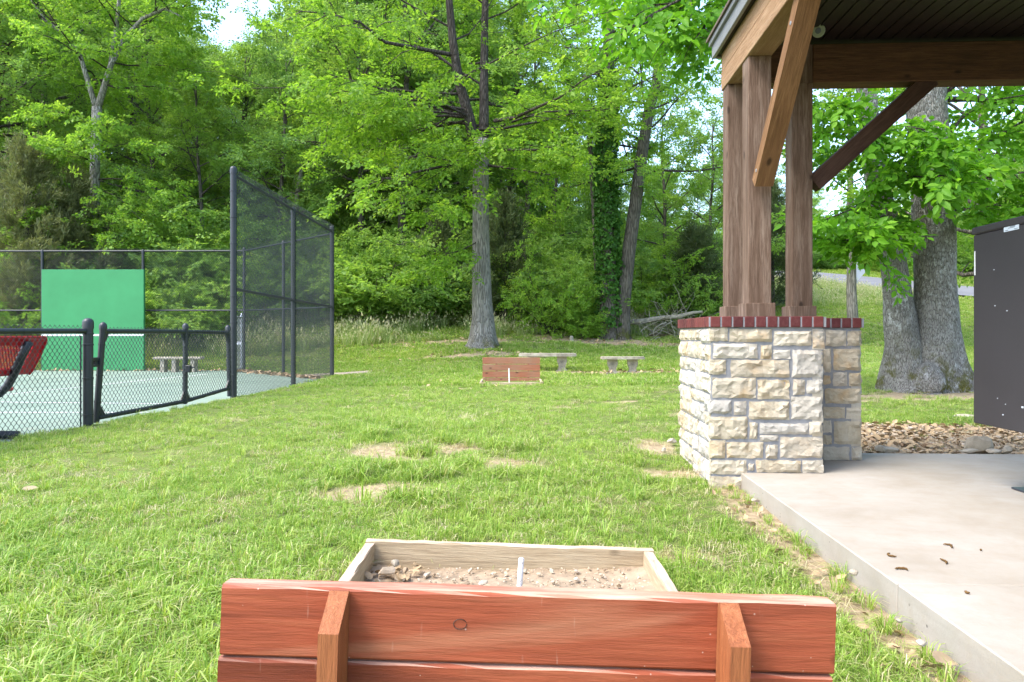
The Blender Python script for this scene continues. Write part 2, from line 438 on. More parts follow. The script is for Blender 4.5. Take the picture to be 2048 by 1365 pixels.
def mk_ground():
    t = NT('lawn_and_soil'); v = t.worldpos()
    at = t.nd("ShaderNodeAttribute"); at.attribute_name = "bare"
    at2 = t.nd("ShaderNodeAttribute"); at2.attribute_name = "wood"
    n = t.noise(v, 0.6, 5, 0.6); n2 = t.noise(v, 18, 6, 0.75); n3 = t.noise(v, 70, 4, 0.7)
    grass = t.ramp(n, [(0.3, (0.070,0.125,0.022)), (0.55, (0.105,0.170,0.028)), (0.75, (0.15,0.20,0.045))])
    grass = t.mix(t.ramp(n2, [(0.40, 0.55), (0.62, 0.0)]), grass, (0.20,0.165,0.085))
    soil = t.ramp(n2, [(0.3, (0.20,0.14,0.08)), (0.5, (0.34,0.265,0.165)), (0.72, (0.47,0.39,0.265))])
    floor = t.ramp(n2, [(0.3, (0.085,0.065,0.035)), (0.55, (0.15,0.12,0.065)), (0.75, (0.10,0.14,0.045))])
    b = t.math('ADD', at.outputs["Fac"], t.math('MULTIPLY', t.math('SUBTRACT', n2, 0.5), 0.9))
    c = t.mix(t.ramp(b, [(0.25, 0.0), (0.80, 1.0)]), grass, soil)
    w = t.math('ADD', at2.outputs["Fac"], t.math('MULTIPLY', t.math('SUBTRACT', n, 0.5), 0.5))
    c = t.mix(t.ramp(w, [(0.4, 0.0), (0.6, 1.0)]), c, floor)
    t.color(c); t.rough(0.95, 0.08); t.bump(t.math('ADD', n2, t.math('MULTIPLY', n3, 0.7)), 0.6, 0.02); return t.m
M['ground'] = mk_ground()

def mk_grass(name, cols, dry, trans=0.35):
    t = NT(name); oi = objrand(t); v = t.worldpos()
    at = t.nd("ShaderNodeAttribute"); at.attribute_name = "tint"
    n = t.noise(v, 0.45, 4, 0.6); n2 = t.noise(v, 2.2, 4, 0.6)
    k = t.math('ADD', t.math('MULTIPLY', at.outputs["Fac"], 0.45), t.math('ADD', t.math('MULTIPLY', n, 0.45), t.math('MULTIPLY', oi, 0.15)))
    c = t.ramp(k, [(0.25, cols[0]), (0.5, cols[1]), (0.75, cols[2])])
    dr = t.math('MULTIPLY', t.ramp(at.outputs["Fac"], [(0.78, 0.0), (0.90, 1.0)]), t.ramp(n2, [(0.38, 0.25), (0.62, 1.0)]))
    c = t.mix(dr, c, dry)
    t.color(c); t.rough(0.45, 0.35)
    tr = t.nd("ShaderNodeBsdfTranslucent"); t.L(t.mix(1.0, c, (1.4, 1.3, 0.7), 'MULTIPLY'), tr.inputs[0])
    ms = t.nd("ShaderNodeMixShader"); ms.inputs[0].default_value = trans
    t.L(t.b.outputs[0], ms.inputs[1]); t.L(tr.outputs[0], ms.inputs[2]); t.L(ms.outputs[0], t.out.inputs["Surface"])
    return t.m
M['grass'] = mk_grass('lawn_grass', [(0.140,0.262,0.040),(0.255,0.405,0.058),(0.40,0.495,0.11)], (0.56,0.50,0.31))
M['straw'] = mk_grass('dry_straw', [(0.34,0.29,0.14),(0.46,0.41,0.22),(0.54,0.49,0.30)], (0.58,0.52,0.36), 0.25)
M['meadow'] = mk_grass('meadow_grass', [(0.15,0.255,0.06),(0.25,0.36,0.10),(0.36,0.44,0.17)], (0.52,0.48,0.32))

M['leaf_mid'] = mat_leaf('leaf_mid_green', (0.145,0.250,0.058), (0.235,0.385,0.078), (0.35,0.48,0.10), 0.5)
M['leaf_bright'] = mat_leaf('leaf_lime_green', (0.12,0.235,0.035), (0.205,0.36,0.050), (0.32,0.46,0.075), 0.5, 0.15)
M['leaf_dark'] = mat_leaf('leaf_deep_green', (0.120,0.220,0.066), (0.190,0.325,0.086), (0.28,0.41,0.105), 0.5, 0.25)
M['leaf_oak'] = mat_leaf('leaf_oak_green', (0.10,0.20,0.025), (0.175,0.315,0.035), (0.29,0.42,0.055), 0.52, 0.0)
M['leaf_big'] = mat_leaf('leaf_broad_green', (0.070,0.19,0.015), (0.125,0.30,0.022), (0.22,0.41,0.035), 0.5, 0.0, 0.22)
M['cedar'] = mat_leaf('cedar_olive', (0.115,0.135,0.055), (0.175,0.195,0.080), (0.25,0.26,0.11), 0.25, 0.2)
M['cedar_dark'] = mat_leaf('cedar_dark_green', (0.055,0.085,0.035), (0.095,0.13,0.05), (0.14,0.17,0.065), 0.25, 0.2)
M['ivy'] = mat_leaf('ivy_green', (0.035,0.105,0.016), (0.060,0.165,0.022), (0.10,0.23,0.03), 0.3, 0.0)
M['bark_oak'] = mat_bark('bark_oak', (0.115,0.105,0.09), (0.40,0.375,0.335), 16, 1.3, None, (0.10,0.105,0.02), 1.0, 0.35)
M['bark'] = mat_bark('bark_brown_grey', (0.050,0.042,0.034), (0.19,0.17,0.145), 10, 1.0)
M['bark_twin'] = mat_bark('bark_dark_ridged', (0.055,0.047,0.038), (0.20,0.18,0.15), 14, 1.2, None, (0.09,0.10,0.02), 1.0, 0.9)
M['bark_pale'] = mat_bark('bark_pale_grey', (0.13,0.125,0.11), (0.40,0.38,0.34), 8, 1.4, (0.5,0.5,0.46))
M['bark_big'] = mat_bark('bark_lichen_grey', (0.10,0.092,0.08), (0.36,0.34,0.305), 30, 6.0, (0.58,0.58,0.56), (0.10,0.095,0.010), 0.8, 1.0)
M['bark_limb'] = mat_bark('bark_dark_limb', (0.035,0.028,0.022), (0.12,0.10,0.085), 10, 1.2)

# ------------------------------------------------------------------ terrain
CP = np.array([
 (0,-6,0),(-6,-6,0),(6,-6,0),(0,2,0),(-3,3,0),(0,5,0),(-4.6,5,-.02),(0,10,0),(-4.5,8,0),(-4.4,12,-.03),(-4.2,17,-.05),(0,15.4,0),(-2,15.4,-.01),
 (1.3,2.5,-.08),(1.3,4.2,-.05),(1.35,5,-.04),(1.3,6.2,0),(3,10,.02),(4,6.4,-.01),(8,6,.05),(2,17.8,.07),(5,17,.12),(-0.9,21.6,.45),(6.5,11.5,.11),(12,12,.35),(3.7,26,.82),
 (-5.8,26,.95),(-3.5,20,.12),(-10,10,-.2),(-20,10,-.2),(-10,20,-.2),(-20,20,-.2),(-8,22.2,-.1),(-14,22.4,-.1),(-22,22.4,-.1),(-10,27,1.2),(-18,27,1.2),(-14,36,3.8),(-30,36,4.2),
 (0,34,2.8),(-10,46,7.4),(-30,50,9),(5,45,4.6),(-10,70,15),(-40,80,20),(10,70,8),(11.7,25,.62),(13.5,34,2.3),(19,44,4.1),(20,50,5.2),(23,36,2.7),(26,41,3.6),
 (30,30,2.0),(25,20,1.0),(40,40,4.0),(30,65,7),(50,80,9),(80,20,2),(90,140,14),(-90,20,4),(-90,140,30),(0,140,26),(-70,-8,0),(70,-8,.5),(8,34,2.0)], dtype=float)
def _tps_fit(cp, lam=0.02):
    n = len(cp); d = np.linalg.norm(cp[:, None, :2] - cp[None, :, :2], axis=2)
    K = np.where(d > 0, d*d*np.log(np.maximum(d, 1e-9)), 0) + lam*np.eye(n)
    Pm = np.hstack([np.ones((n, 1)), cp[:, :2]])
    A = np.zeros((n+3, n+3)); A[:n, :n] = K; A[:n, n:] = Pm; A[n:, :n] = Pm.T
    return np.linalg.solve(A, np.concatenate([cp[:, 2], np.zeros(3)]))
_W = _tps_fit(CP)
def gz_np(x, y):
    x = np.asarray(x, dtype=float); y = np.asarray(y, dtype=float); sh = x.shape
    x = x.ravel(); y = y.ravel(); out = np.zeros(len(x)); n = len(CP)
    for a in range(0, len(x), 20000):
        X = x[a:a+20000]; Y = y[a:a+20000]
        d2 = (X[:, None]-CP[None, :, 0])**2 + (Y[:, None]-CP[None, :, 1])**2
        U = 0.5*d2*np.log(np.maximum(d2, 1e-12))
        out[a:a+20000] = U @ _W[:n] + _W[n] + _W[n+1]*X + _W[n+2]*Y
    # small mound round the oak
    out += 0.10*np.exp(-(((x+0.9)/1.6)**2 + ((y-21.8)/1.5)**2))
    return out.reshape(sh)
def gz(x, y): return float(gz_np(np.array([x]), np.array([y]))[0])
def on_ground(px, D, dz=0.0):
    x = (px-1024)*D/F
    return Vector((x, D, gz(x, D)+dz))

PYAW = -math.atan(0.046)
PO = Vector((1.354, 4.965, 0.0))
cP, sP = math.cos(PYAW), math.sin(PYAW)
def pav_local(x, y):
    dx, dy = x-PO.x, y-PO.y
    return dx*cP + dy*sP, -dx*sP + dy*cP
def pav_world(lx, ly, z=0.0):
    return Vector((PO.x + lx*cP - ly*sP, PO.y + lx*sP + ly*cP, z))

CZ = -0.085  # court level
COURT = [(-4.86,5.2),(-4.66,7.98),(-4.45,11.6),(-4.40,14.6),(-4.34,17.5),(-7.97,21.7),(-30,21.9),(-30,2.0),(-5.0,2.0)]
def in_poly(x, y, poly):
    x = np.asarray(x); y = np.asarray(y); c = np.zeros(x.shape, bool); n = len(poly)
    for i in range(n):
        x0, y0 = poly[i]; x1, y1 = poly[(i+1) % n]
        c ^= ((y0 > y) != (y1 > y)) & (x < (x1-x0)*(y-y0)/(y1-y0+1e-12) + x0)
    return c
BARE = [(-1.0,6.15,.50,.42),(-.14,5.55,.44,.26),(-.83,4.55,.32,.26),(-.55,6.35,.34,.2),(.75,9.9,.34,.2),(1.55,10.6,.3,.18),(-1.1,13.4,.5,.2),(-1.9,12.9,.3,.14),(1.28,6.5,.16,.6),
        (.2,3.4,.6,.10),(-.75,2.6,.10,.4),(1.15,5.35,.22,.25),(2.6,17.5,1.6,.35),(4.0,17.3,1.3,.4),(1.0,17.6,.9,.4),(-.9,20.9,1.4,.5),(5.9,10.6,1.1,.6),(7.2,10.8,1.0,.6),(2.2,9.0,.3,.2),(3.2,25.2,3.2,.9),(-1.3,24.2,2.5,.6),(.45,2.0,.4,.3),
        (-1.9,19.8,.5,.2)]
def bare_np(x, y):
    b = np.zeros_like(x)
    w = noise2(x, y, 3.0)*0.9 + noise2(x, y, 9.0, 5.0)*0.5 - 0.7
    for cx, cy, rx, ry in BARE:
        q = ((x-cx)/rx)**2 + ((y-cy)/ry)**2
        b = np.maximum(b, np.clip(1.05 - q*0.62 + w*1.3, 0, 1))
    # strip along the slab edge
    lx = (x-PO.x)*cP + (y-PO.y)*sP; ly = -(x-PO.x)*sP + (y-PO.y)*cP
    s = np.clip((lx + 0.13 + 0.16*(noise2(x, y, 2.3, 9.0)-0.5)*2)/0.18, 0, 1) * (ly < 0.1) * (lx < 0.4)
    b = np.maximum(b, s*0.9)
    # gravel bed
    g = (lx > 1.15) & (ly > 0.8) & (ly < 3.1 + 0.35*(noise2(x, y, 1.1, 2.0)-0.5) - 0.05*lx)
    b = np.maximum(b, g*1.0)
    pit = (np.abs(x) < 0.6) & (y > 1.5) & (y < 3.1)
    b = np.maximum(b, pit*1.0)
    return b
def wood_np(x, y):
    e = np.interp(x, [-60,-20,-12,-6,-2,2,6,9,14,18,40,80], [25.5,26,27.2,28.0,27.0,26.6,27.4,31,60,75,80,80])
    return np.clip((y - e + (noise2(x, y, 0.5, 4.0)-0.5)*3)/1.5, 0, 1)
ROAD = [(14.0,53.5,5.9),(19.5,47.2,4.65),(24.4,39.0,3.25),(30.0,31.5,2.35),(40,24,1.7)]

def build_ground():
    xs = np.concatenate([np.linspace(-95,-24,24), np.linspace(-23,-6.2,44), np.arange(-6,6.01,0.075), np.linspace(6.3,30,66), np.linspace(31,95,24)])
    ys = np.concatenate([np.linspace(-9,0.8,14), np.arange(0.9,9,0.07), np.arange(9,19,0.13), np.arange(19,34,0.3), np.linspace(34.5,60,42), np.linspace(62,145,28)])
    X, Y = np.meshgrid(xs, ys)
    Z = gz_np(X, Y)
    Z += (noise2(X, Y, 1.3)-0.5)*0.03*np.clip((Y-3)/4, 0, 1) + (noise2(X, Y, 7.0, 3.0)-0.5)*0.012
    B = bare_np(X, Y); Wd = wood_np(X, Y)
    Z -= 0.012*B*(Y < 20)
    ic = in_poly(X, Y, COURT); Z = np.where(ic, np.minimum(Z, CZ-0.12), Z)
    lx, ly = (X-PO.x)*cP + (Y-PO.y)*sP, -(X-PO.x)*sP + (Y-PO.y)*cP
    Z = np.where((lx > 0.3) & (ly < 0.8), np.minimum(Z, -0.12), Z)
    # flatten under the road
    ny, nx = X.shape
    idx = np.arange(nx*ny).reshape(ny, nx)
    q = np.stack([idx[:-1, :-1], idx[:-1, 1:], idx[1:, 1:], idx[1:, :-1]], -1).reshape(-1, 4)
    me = np_mesh("ground", np.stack([X, Y, Z], -1).reshape(-1, 3), [q], True, {"bare": B.ravel(), "wood": Wd.ravel()})
    o = link("ground", me, M['ground']); o["kind"] = "structure"; o["label"] = "grassy ground with worn soil patches rising to wooded hillside"
build_ground()

# ------------------------------------------------------------------ court, path, road
def sheet(name, poly, z, mat, label, thick=0.0):
    m = MB(); m.prism(poly[::-1], 2, z - max(thick, 0.08), z)
    o = m.build(name, mat); o["kind"] = "structure"; o["label"] = label; return o
court = sheet("sports_court", COURT, CZ, M['court'], "pale green hard court behind the black fence")
for (a, b, w) in [((-16,12.3),(-5.0,11.2),.05), ((-16,10.0),(-4.9,10.0),.05), ((-9.5,9),(-8.2,19.5),.05)]:
    a = Vector((*a, 0)); b = Vector((*b, 0)); d = (b-a).normalized(); n = Vector((-d.y, d.x, 0))*w/2
    m = MB(); m.v = [tuple(Vector((p.x, p.y, CZ+0.004))) for p in (a-n, b-n, b+n, a+n)]; m.f = [(0,1,2,3)]
    m.build("court_line", M['white_paint'], court)
pth = []
for (px, py, D) in [(655,759,17.7),(738,745,18.4),(705,742,18.9),(640,742,19.2)]:
    pth.append(((px-1024)*D/F, D))
def ribbon(name, pts, half, mat, label, dz=0.03, n=40):
    pts = [Vector(p) for p in pts]; m = MB(); out = []
    for i in range(n+1):
        t = i/n*(len(pts)-1); k = min(int(t), len(pts)-2); f = t-k
        p0 = pts[max(k-1,0)]; p1 = pts[k]; p2 = pts[k+1]; p3 = pts[min(k+2,len(pts)-1)]
        p = 0.5*((2*p1) + (p2-p0)*f + (2*p0-5*p1+4*p2-p3)*f*f + (3*p1-p0-3*p2+p3)*f**3); out.append(p)
    for i, p in enumerate(out):
        d = (out[min(i+1,n)]-out[max(i-1,0)]); d.z = 0; d.normalize(); nn = Vector((-d.y, d.x, 0))
        for s in (-half, -half*.33, half*.33, half):
            q = p + nn*s; m.v.append((q.x, q.y, max(gz(q.x, q.y), p.z if False else -9)+dz))
    for i in range(n):
        for k in range(3): m.f.append((i*4+k+1, i*4+k, (i+1)*4+k, (i+1)*4+k+1))
    o = m.build(name, mat, smooth=True); o["kind"] = "structure"; o["label"] = label; return o
ribbon("path", [(-5.6,18.6,0),(-4.4,18.25,0),(-3.55,18.35,0)], 0.38, M['path'], "short dusty path beyond the tall fence corner", 0.03)
ribbon("road", ROAD, 2.2, M['road'], "grey asphalt road climbing the grassy slope on the right", 0.09)

# ------------------------------------------------------------------ scatter (geometry nodes) for stuff
def scatter(name, pts, rot, scl, idx, protos, label, cat=None, kind="stuff"):
    col = bpy.data.collections.new(name + "_pieces")
    for i, p in enumerate(protos):
        p.name = f"{name}_piece_{i:02d}"
        for c in list(p.users_collection): c.objects.unlink(p)
        col.objects.link(p)
    me = bpy.data.meshes.new(name); n = len(pts)
    me.vertices.add(n); me.vertices.foreach_set("co", np.asarray(pts, np.float32).ravel())
    a = me.attributes.new("rot", 'FLOAT_VECTOR', 'POINT'); a.data.foreach_set("vector", np.asarray(rot, np.float32).ravel())
    a = me.attributes.new("scl", 'FLOAT_VECTOR', 'POINT')
    scl = np.asarray(scl, np.float32)
    if scl.ndim == 1: scl = np.repeat(scl[:, None], 3, 1)
    a.data.foreach_set("vector", scl.ravel())
    a = me.attributes.new("idx", 'INT', 'POINT'); a.data.foreach_set("value", np.asarray(idx, np.int32))
    me.update()
    o = bpy.data.objects.new(name, me); COL.objects.link(o)
    g = bpy.data.node_groups.new(name, 'GeometryNodeTree')
    g.interface.new_socket("Geometry", in_out='INPUT', socket_type='NodeSocketGeometry')
    g.interface.new_socket("Geometry", in_out='OUTPUT', socket_type='NodeSocketGeometry')
    N, L = g.nodes, g.links
    gi = N.new("NodeGroupInput"); go = N.new("NodeGroupOutput")
    ip = N.new("GeometryNodeInstanceOnPoints"); ci = N.new("GeometryNodeCollectionInfo")
    ci.inputs["Collection"].default_value = col; ci.inputs["Separate Children"].default_value = True; ci.inputs["Reset Children"].default_value = True
    def na(nm, t):
        x = N.new("GeometryNodeInputNamedAttribute"); x.data_type = t; x.inputs["Name"].default_value = nm
        return [s for s in x.outputs if s.enabled and s.name == "Attribute"][0]
    L.new(gi.outputs[0], ip.inputs["Points"]); L.new(ci.outputs[0], ip.inputs["Instance"])
    ip.inputs["Pick Instance"].default_value = True
    L.new(na("idx", 'INT'), ip.inputs["Instance Index"])
    L.new(na("rot", 'FLOAT_VECTOR'), ip.inputs["Rotation"]); L.new(na("scl", 'FLOAT_VECTOR'), ip.inputs["Scale"])
    L.new(ip.outputs[0], go.inputs[0])
    md = o.modifiers.new("scatter", 'NODES'); md.node_group = g
    tag(o, label, cat, None, kind)
    return o

def proto(me, mat):
    if len(me.materials) == 0: me.materials.append(mat)
    return bpy.data.objects.new("p", me)

def tuft_mesh(rng, n, rad, h0, h1, w, lean, curve=0.5, seed_heads=0.0):
    V = []; Fq = []; Ft = []; T = []
    for i in range(n):
        a = rng.uniform(0, 2*math.pi); r = rad*math.sqrt(rng.random()); b = np.array([r*math.cos(a), r*math.sin(a), -0.008])
        az = a + rng.normal(0, 0.8); L = rng.uniform(h0, h1); ln = abs(rng.normal(lean, lean*.5)); ww = w*rng.uniform(.7, 1.3)
        d = np.array([math.cos(az), math.sin(az), 0.0]); s = np.array([-d[1], d[0], 0.0])
        m = b + d*L*ln*0.4 + np.array([0, 0, L*0.6]); t = b + d*L*(ln*1.0 + curve*ln) + np.array([0, 0, L*max(0.25, 1-ln*0.7)])
        k = len(V); V += [b - s*ww/2, b + s*ww/2, m + s*ww*.42, m - s*ww*.42, t]
        Fq.append((k, k+1, k+2, k+3)); Ft.append((k+3, k+2, k+4)); tv = rng.random(); T += [tv]*5
        if seed_heads and rng.random() < seed_heads:
            k = len(V); e = ww*2.2
            V += [t - s*e, t + d*e, t + s*e, t - d*e, t + np.array([0, 0, L*.16]) + d*L*.05]
            Ft += [(k, k+1, k+4), (k+1, k+2, k+4), (k+2, k+3, k+4), (k+3, k, k+4)]; T += [0.95]*5
    return np_mesh("tuft", np.array(V), [np.array(Fq), np.array(Ft)], False, {"tint": np.array(T)})

def build_grass():
    rng = np.random.default_rng(21)
    protos = []
    for i in range(6): protos.append(proto(tuft_mesh(rng, 34, 0.055, 0.026, 0.068, 0.0034, 0.50), M['grass']))      # 0-5 lawn
    for i in range(3): protos.append(proto(tuft_mesh(rng, 34, 0.030, 0.07, 0.15, 0.0050, 0.60), M['grass']))       # 6-8 clumps
    for i in range(3): protos.append(proto(tuft_mesh(rng, 40, 0.16, 0.045, 0.10, 0.012, 0.55), M['grass']))        # 9-11 far lawn
    for i in range(3): protos.append(proto(tuft_mesh(rng, 26, 0.07, 0.03, 0.085, 0.0036, 1.1), M['straw']))        # 12-14 straw
    PT = []; SCL = []; IDX = []
    bands = [(1.0,3.2,520),(3.2,5.5,360),(5.5,9,210),(9,14,120),(14,22,60),(22,36,26),(36,62,7)]
    for a, b, dens in bands:
        w = 0.78*b + 1.5; area = 2*w*(b-a); n = int(area*dens)
        x = rng.uniform(-w, w, n); y = rng.uniform(a, b, n)
        keep = (np.abs(x) < 0.74*y + 1.2)
        far = a >= 13.9
        keep &= ~in_poly(x, y, [(p[0]+.0, p[1]) for p in COURT])
        lx = (x-PO.x)*cP + (y-PO.y)*sP; ly = -(x-PO.x)*sP + (y-PO.y)*cP
        keep &= ~((lx > 0.18) & (ly < 0.9)); keep &= ~((lx > -0.03) & (lx < 1.3) & (ly > -0.02) & (ly < 1.2))
        keep &= ~((np.abs(x) < 0.66) & (y > 1.38) & (y < 3.16))
        keep &= ~((np.abs(x-0.0) < 0.68) & (y > 14.2) & (y < 15.5))
        keep &= ~((x > -5.6) & (x < -3.5) & (y > 17.9) & (y < 18.75))
        bb = bare_np(x, y); keep &= rng.random(n) > np.clip(bb*1.25 - 0.08, 0, 0.965)
        wd = wood_np(x, y); keep &= rng.random(n) > wd*1.2
        patch = noise2(x, y, 0.8, 6.0)*0.6 + noise2(x, y, 2.5, 8.0)*0.4
        keep &= rng.random(n) < 0.60 + 0.8*patch
        # road
        if b > 25:
            for i in range(len(ROAD)-1):
                p = np.array(ROAD[i][:2]); q = np.array(ROAD[i+1][:2]); d = (q-p)/np.linalg.norm(q-p)
                s = (x-p[0])*d[0] + (y-p[1])*d[1]; t = np.abs((x-p[0])*-d[1] + (y-p[1])*d[0])
                keep &= ~((t < 2.3) & (s > -1) & (s < np.linalg.norm(q-p)+1))
        x = x[keep]; y = y[keep]; bb = bb[keep]; patch = patch[keep]
        z = gz_np(x, y) + (noise2(x, y, 1.3)-0.5)*0.03*np.clip((y-3)/4, 0, 1) - 0.004
        m = len(x)
        if far: idx = rng.integers(9, 12, m); sc = rng.uniform(.7, 1.25, m)
        else:
            idx = rng.integers(0, 6, m); sc = rng.uniform(.7, 1.3, m)*(0.50 + 0.85*patch)*(1 - .35*np.clip(bb, 0, 1))
            cl = (rng.random(m) < 0.05 + 0.10*(patch > .62)); idx = np.where(cl, rng.integers(6, 9, m), idx); sc = np.where(cl, rng.uniform(.6, 1.0, m), sc)
            st = rng.random(m) < .018 + .55*np.clip(bb, 0, .6) + .10*(noise2(x, y, 1.7, 12.) > .66); idx = np.where(st, rng.integers(12, 15, m), idx); sc = np.where(st, np.minimum(sc, 1.0), sc)
        if a >= 22: sc *= 1.25
        if a >= 36: sc *= 1.6
        PT.append(np.stack([x, y, z], -1)); SCL.append(sc); IDX.append(idx)
    # named clumps visible round the bare patches
    for (px, py, k) in [(835,915,14),(985,900,16),(900,890,14),(735,945,12),(860,960,16),(1030,905,12),(790,1005,10),(935,940,12),(700,960,10),(1000,955,10),(870,1010,12),(760,880,8)]:
        D = 1.0*F/(py-HOR); x0 = (px-1024)*D/F
        x = x0 + rng.normal(0, .09, k); y = D + rng.normal(0, .06, k)
        PT.append(np.stack([x, y, gz_np(x, y)], -1)); SCL.append(rng.uniform(.8, 1.35, k)); IDX.append(rng.integers(6, 9, k))
    # dead straw lying on the worn patches
    n = 9000; x = rng.uniform(-3, 3, n); y = rng.uniform(3.3, 12, n); k = (bare_np(x, y) > .35) & (rng.random(n) < .55); lx = (x-PO.x)*cP + (y-PO.y)*sP; k &= lx < -.02; x = x[k]; y = y[k]
    PT.append(np.stack([x, y, gz_np(x, y)-.008], -1)); SCL.append(rng.uniform(.35, .75, len(x))); IDX.append(np.where(rng.random(len(x)) < .75, rng.integers(12, 15, len(x)), rng.integers(0, 6, len(x))))
    # weeds at the slab edge
    k = 60; ly = rng.uniform(-3.4, 0.0, k); lxx = 0.185 - rng.random(k)*.10
    wv = np.array([pav_world(a, b)[:2] for a, b in zip(lxx, ly)])
    PT.append(np.stack([wv[:, 0], wv[:, 1], gz_np(wv[:, 0], wv[:, 1])], -1)); SCL.append(rng.uniform(.4, .8, k)); IDX.append(rng.integers(0, 9, k))
    PT = np.concatenate(PT); SCL = np.concatenate(SCL); IDX = np.concatenate(IDX); n = len(PT)
    rot = np.stack([rng.normal(0, .1, n), rng.normal(0, .1, n), rng.uniform(0, 6.283, n)], -1)
    scatter("grass", PT, rot, SCL, IDX, protos, "mown bright green lawn grass with longer clumps", "grass")
    # meadow: tall grass at the wood edge and below the road
    protos = [proto(tuft_mesh(rng, 34, 0.17, 0.30, 0.75, 0.011, 0.28, 0.5, 0.25), M['meadow']) for _ in range(5)]
    X = []; Y = []
    n = 5200; x = rng.uniform(-24, 6.5, n); y = rng.uniform(22.2, 30.5, n)
    edge = np.interp(x, [-24,-12,-8,-6,-3,-1,2,6.5], [23.0,23.4,24.0,24.4,24.2,24.9,26.6,26.6])
    k = (y > edge) & (rng.random(n) > 0.15) & (noise2(x, y, .6, 3.) > .3); X.append(x[k]); Y.append(y[k])
    n = 2600; x = rng.uniform(11.5, 26, n); y = rng.uniform(31.5, 48, n)
    near = np.interp(x, [11.5,14,17,19.5,24,26], [34.5,33.5,33.5,36.0,38.0,38.0])
    rd = np.interp(x, [14,19.5,24.4,30], [53.5,47.2,39,31.5])
    k = (y > near) & (y < rd - 4.4); X.append(x[k]); Y.append(y[k])
    x = np.concatenate(X); y = np.concatenate(Y); n = len(x)
    sc = rng.uniform(.55, 1.1, n)*(0.6 + 0.8*noise2(x, y, .7, 1.))
    sc = np.where(x > 10, sc*.8, sc)
    rot = np.stack([rng.normal(0, .12, n), rng.normal(0, .12, n), rng.uniform(0, 6.283, n)], -1)
    scatter("meadow_grass", np.stack([x, y, gz_np(x, y)-.03], -1), rot, sc, rng.integers(0, 5, n), protos, "tall unmown meadow grass along the wood edge and road bank", "tall grass")
build_grass()

# ------------------------------------------------------------------ trees
def leaf_spray(rng, n, L, ll, lw, droop=0.25, big=False, flat=0.40):
    """leaves on a twig lying along +x; returns verts (n,k,3)"""
    out = []
    for i in range(n):
        t = (i + .6)/n; side = 1 if i % 2 else -1
        if i == n-1: ang = rng.normal(0, .2)
        else: ang = side*rng.uniform(.55, 1.25)
        base = np.array([t*L, side*0.01, -droop*0.5*L*t*t])
        l = ll*rng.uniform(.55, 1.25)*(1.0 if t > .2 else .75); w = lw*rng.uniform(.8, 1.15)
        d = np.array([math.cos(ang), math.sin(ang), -droop*rng.uniform(.2, 1.6)]); d /= np.linalg.norm(d)
        s = np.cross([0, 0, 1.0], d); s /= np.linalg.norm(s); up = np.cross(d, s)
        roll = rng.normal(0, flat*1.6); s2 = s*math.cos(roll) + up*math.sin(roll); up2 = np.cross(d, s2)
        base = base + d*0.1*l + rng.normal(0, .02*L if big else .085*L, 3)
        if big:
            fold = 0.22*w
            out.append([base, base + d*l*.28 + s2*w*.40 + up2*fold*.7, base + d*l*.62 + s2*w*.46 + up2*fold*.8, base + d*l - np.array([0,0,.06*l]),
                        base + d*l*.62 - s2*w*.46 + up2*fold*.8, base + d*l*.28 - s2*w*.40 + up2*fold*.7])
        else:
            fold = 0.18*w
            out.append([base, base + d*l*.5 + s2*w*.5 + up2*fold, base + d*l, base + d*l*.5 - s2*w*.5 + up2*fold])
    return np.array(out)

def crown_mesh(name, sprays, rng, temps, big=False):
    """sprays: list of (pos, dir, scale)"""
    pos = np.array([s[0] for s in sprays]); d = np.array([s[1] for s in sprays]); sc = np.array([s[2] for s in sprays])
    d = d/np.linalg.norm(d, axis=1, keepdims=True)
    n = len(pos)
    up = np.array([0, 0, 1.0]) + rng.normal(0, .50, (n, 3)); y = np.cross(up, d); y /= np.linalg.norm(y, axis=1, keepdims=True); z = np.cross(d, y)
    R = np.stack([d, y, z], 2)   # columns
    V = []; T = []; pick = rng.integers(0, len(temps), n)
    for k, tp in enumerate(temps):
        sel = np.where(pick == k)[0]
        if len(sel) == 0: continue
        t = tp.reshape(-1, 3)
        v = np.einsum('nij,mj->nmi', R[sel], t)*sc[sel][:, None, None] + pos[sel][:, None, :]
        kk = tp.shape[1]
        tint = np.clip(rng.normal(.45, .16, (len(sel), 1)) + rng.normal(0, .17, (len(sel), tp.shape[0])), 0, 1)
        V.append(v.reshape(-1, kk, 3)); T.append(np.repeat(tint.reshape(-1), kk))
    V = np.concatenate(V); T = np.concatenate(T); m, kk = V.shape[:2]
    base = np.arange(m)[:, None]*kk
    if big: f = np.concatenate([base + np.array([[0,1,2,3]]), base + np.array([[3,4,5,0]])])
    else: f = base + np.array([[0,1,2,3]])
    return np_mesh(name, V.reshape(-1, 3), [f], True, {"tint": T})

def path_from(rng, start, d, L, n, wob, up):
    p = Vector(start); d = Vector(d).normalized(); out = [p.copy()]
    for i in range(n):
        d = d + Vector(rng.normal(0, wob, 3)) + Vector((0, 0, up)); d.normalize(); p = p + d*(L/n); out.append(p.copy())
    return out
def along(pts, t):
    t = max(0, min(.9999, t))*(len(pts)-1); k = int(t); f = t-k
    return pts[k].lerp(pts[k+1], f), (pts[k+1]-pts[k]).normalized()

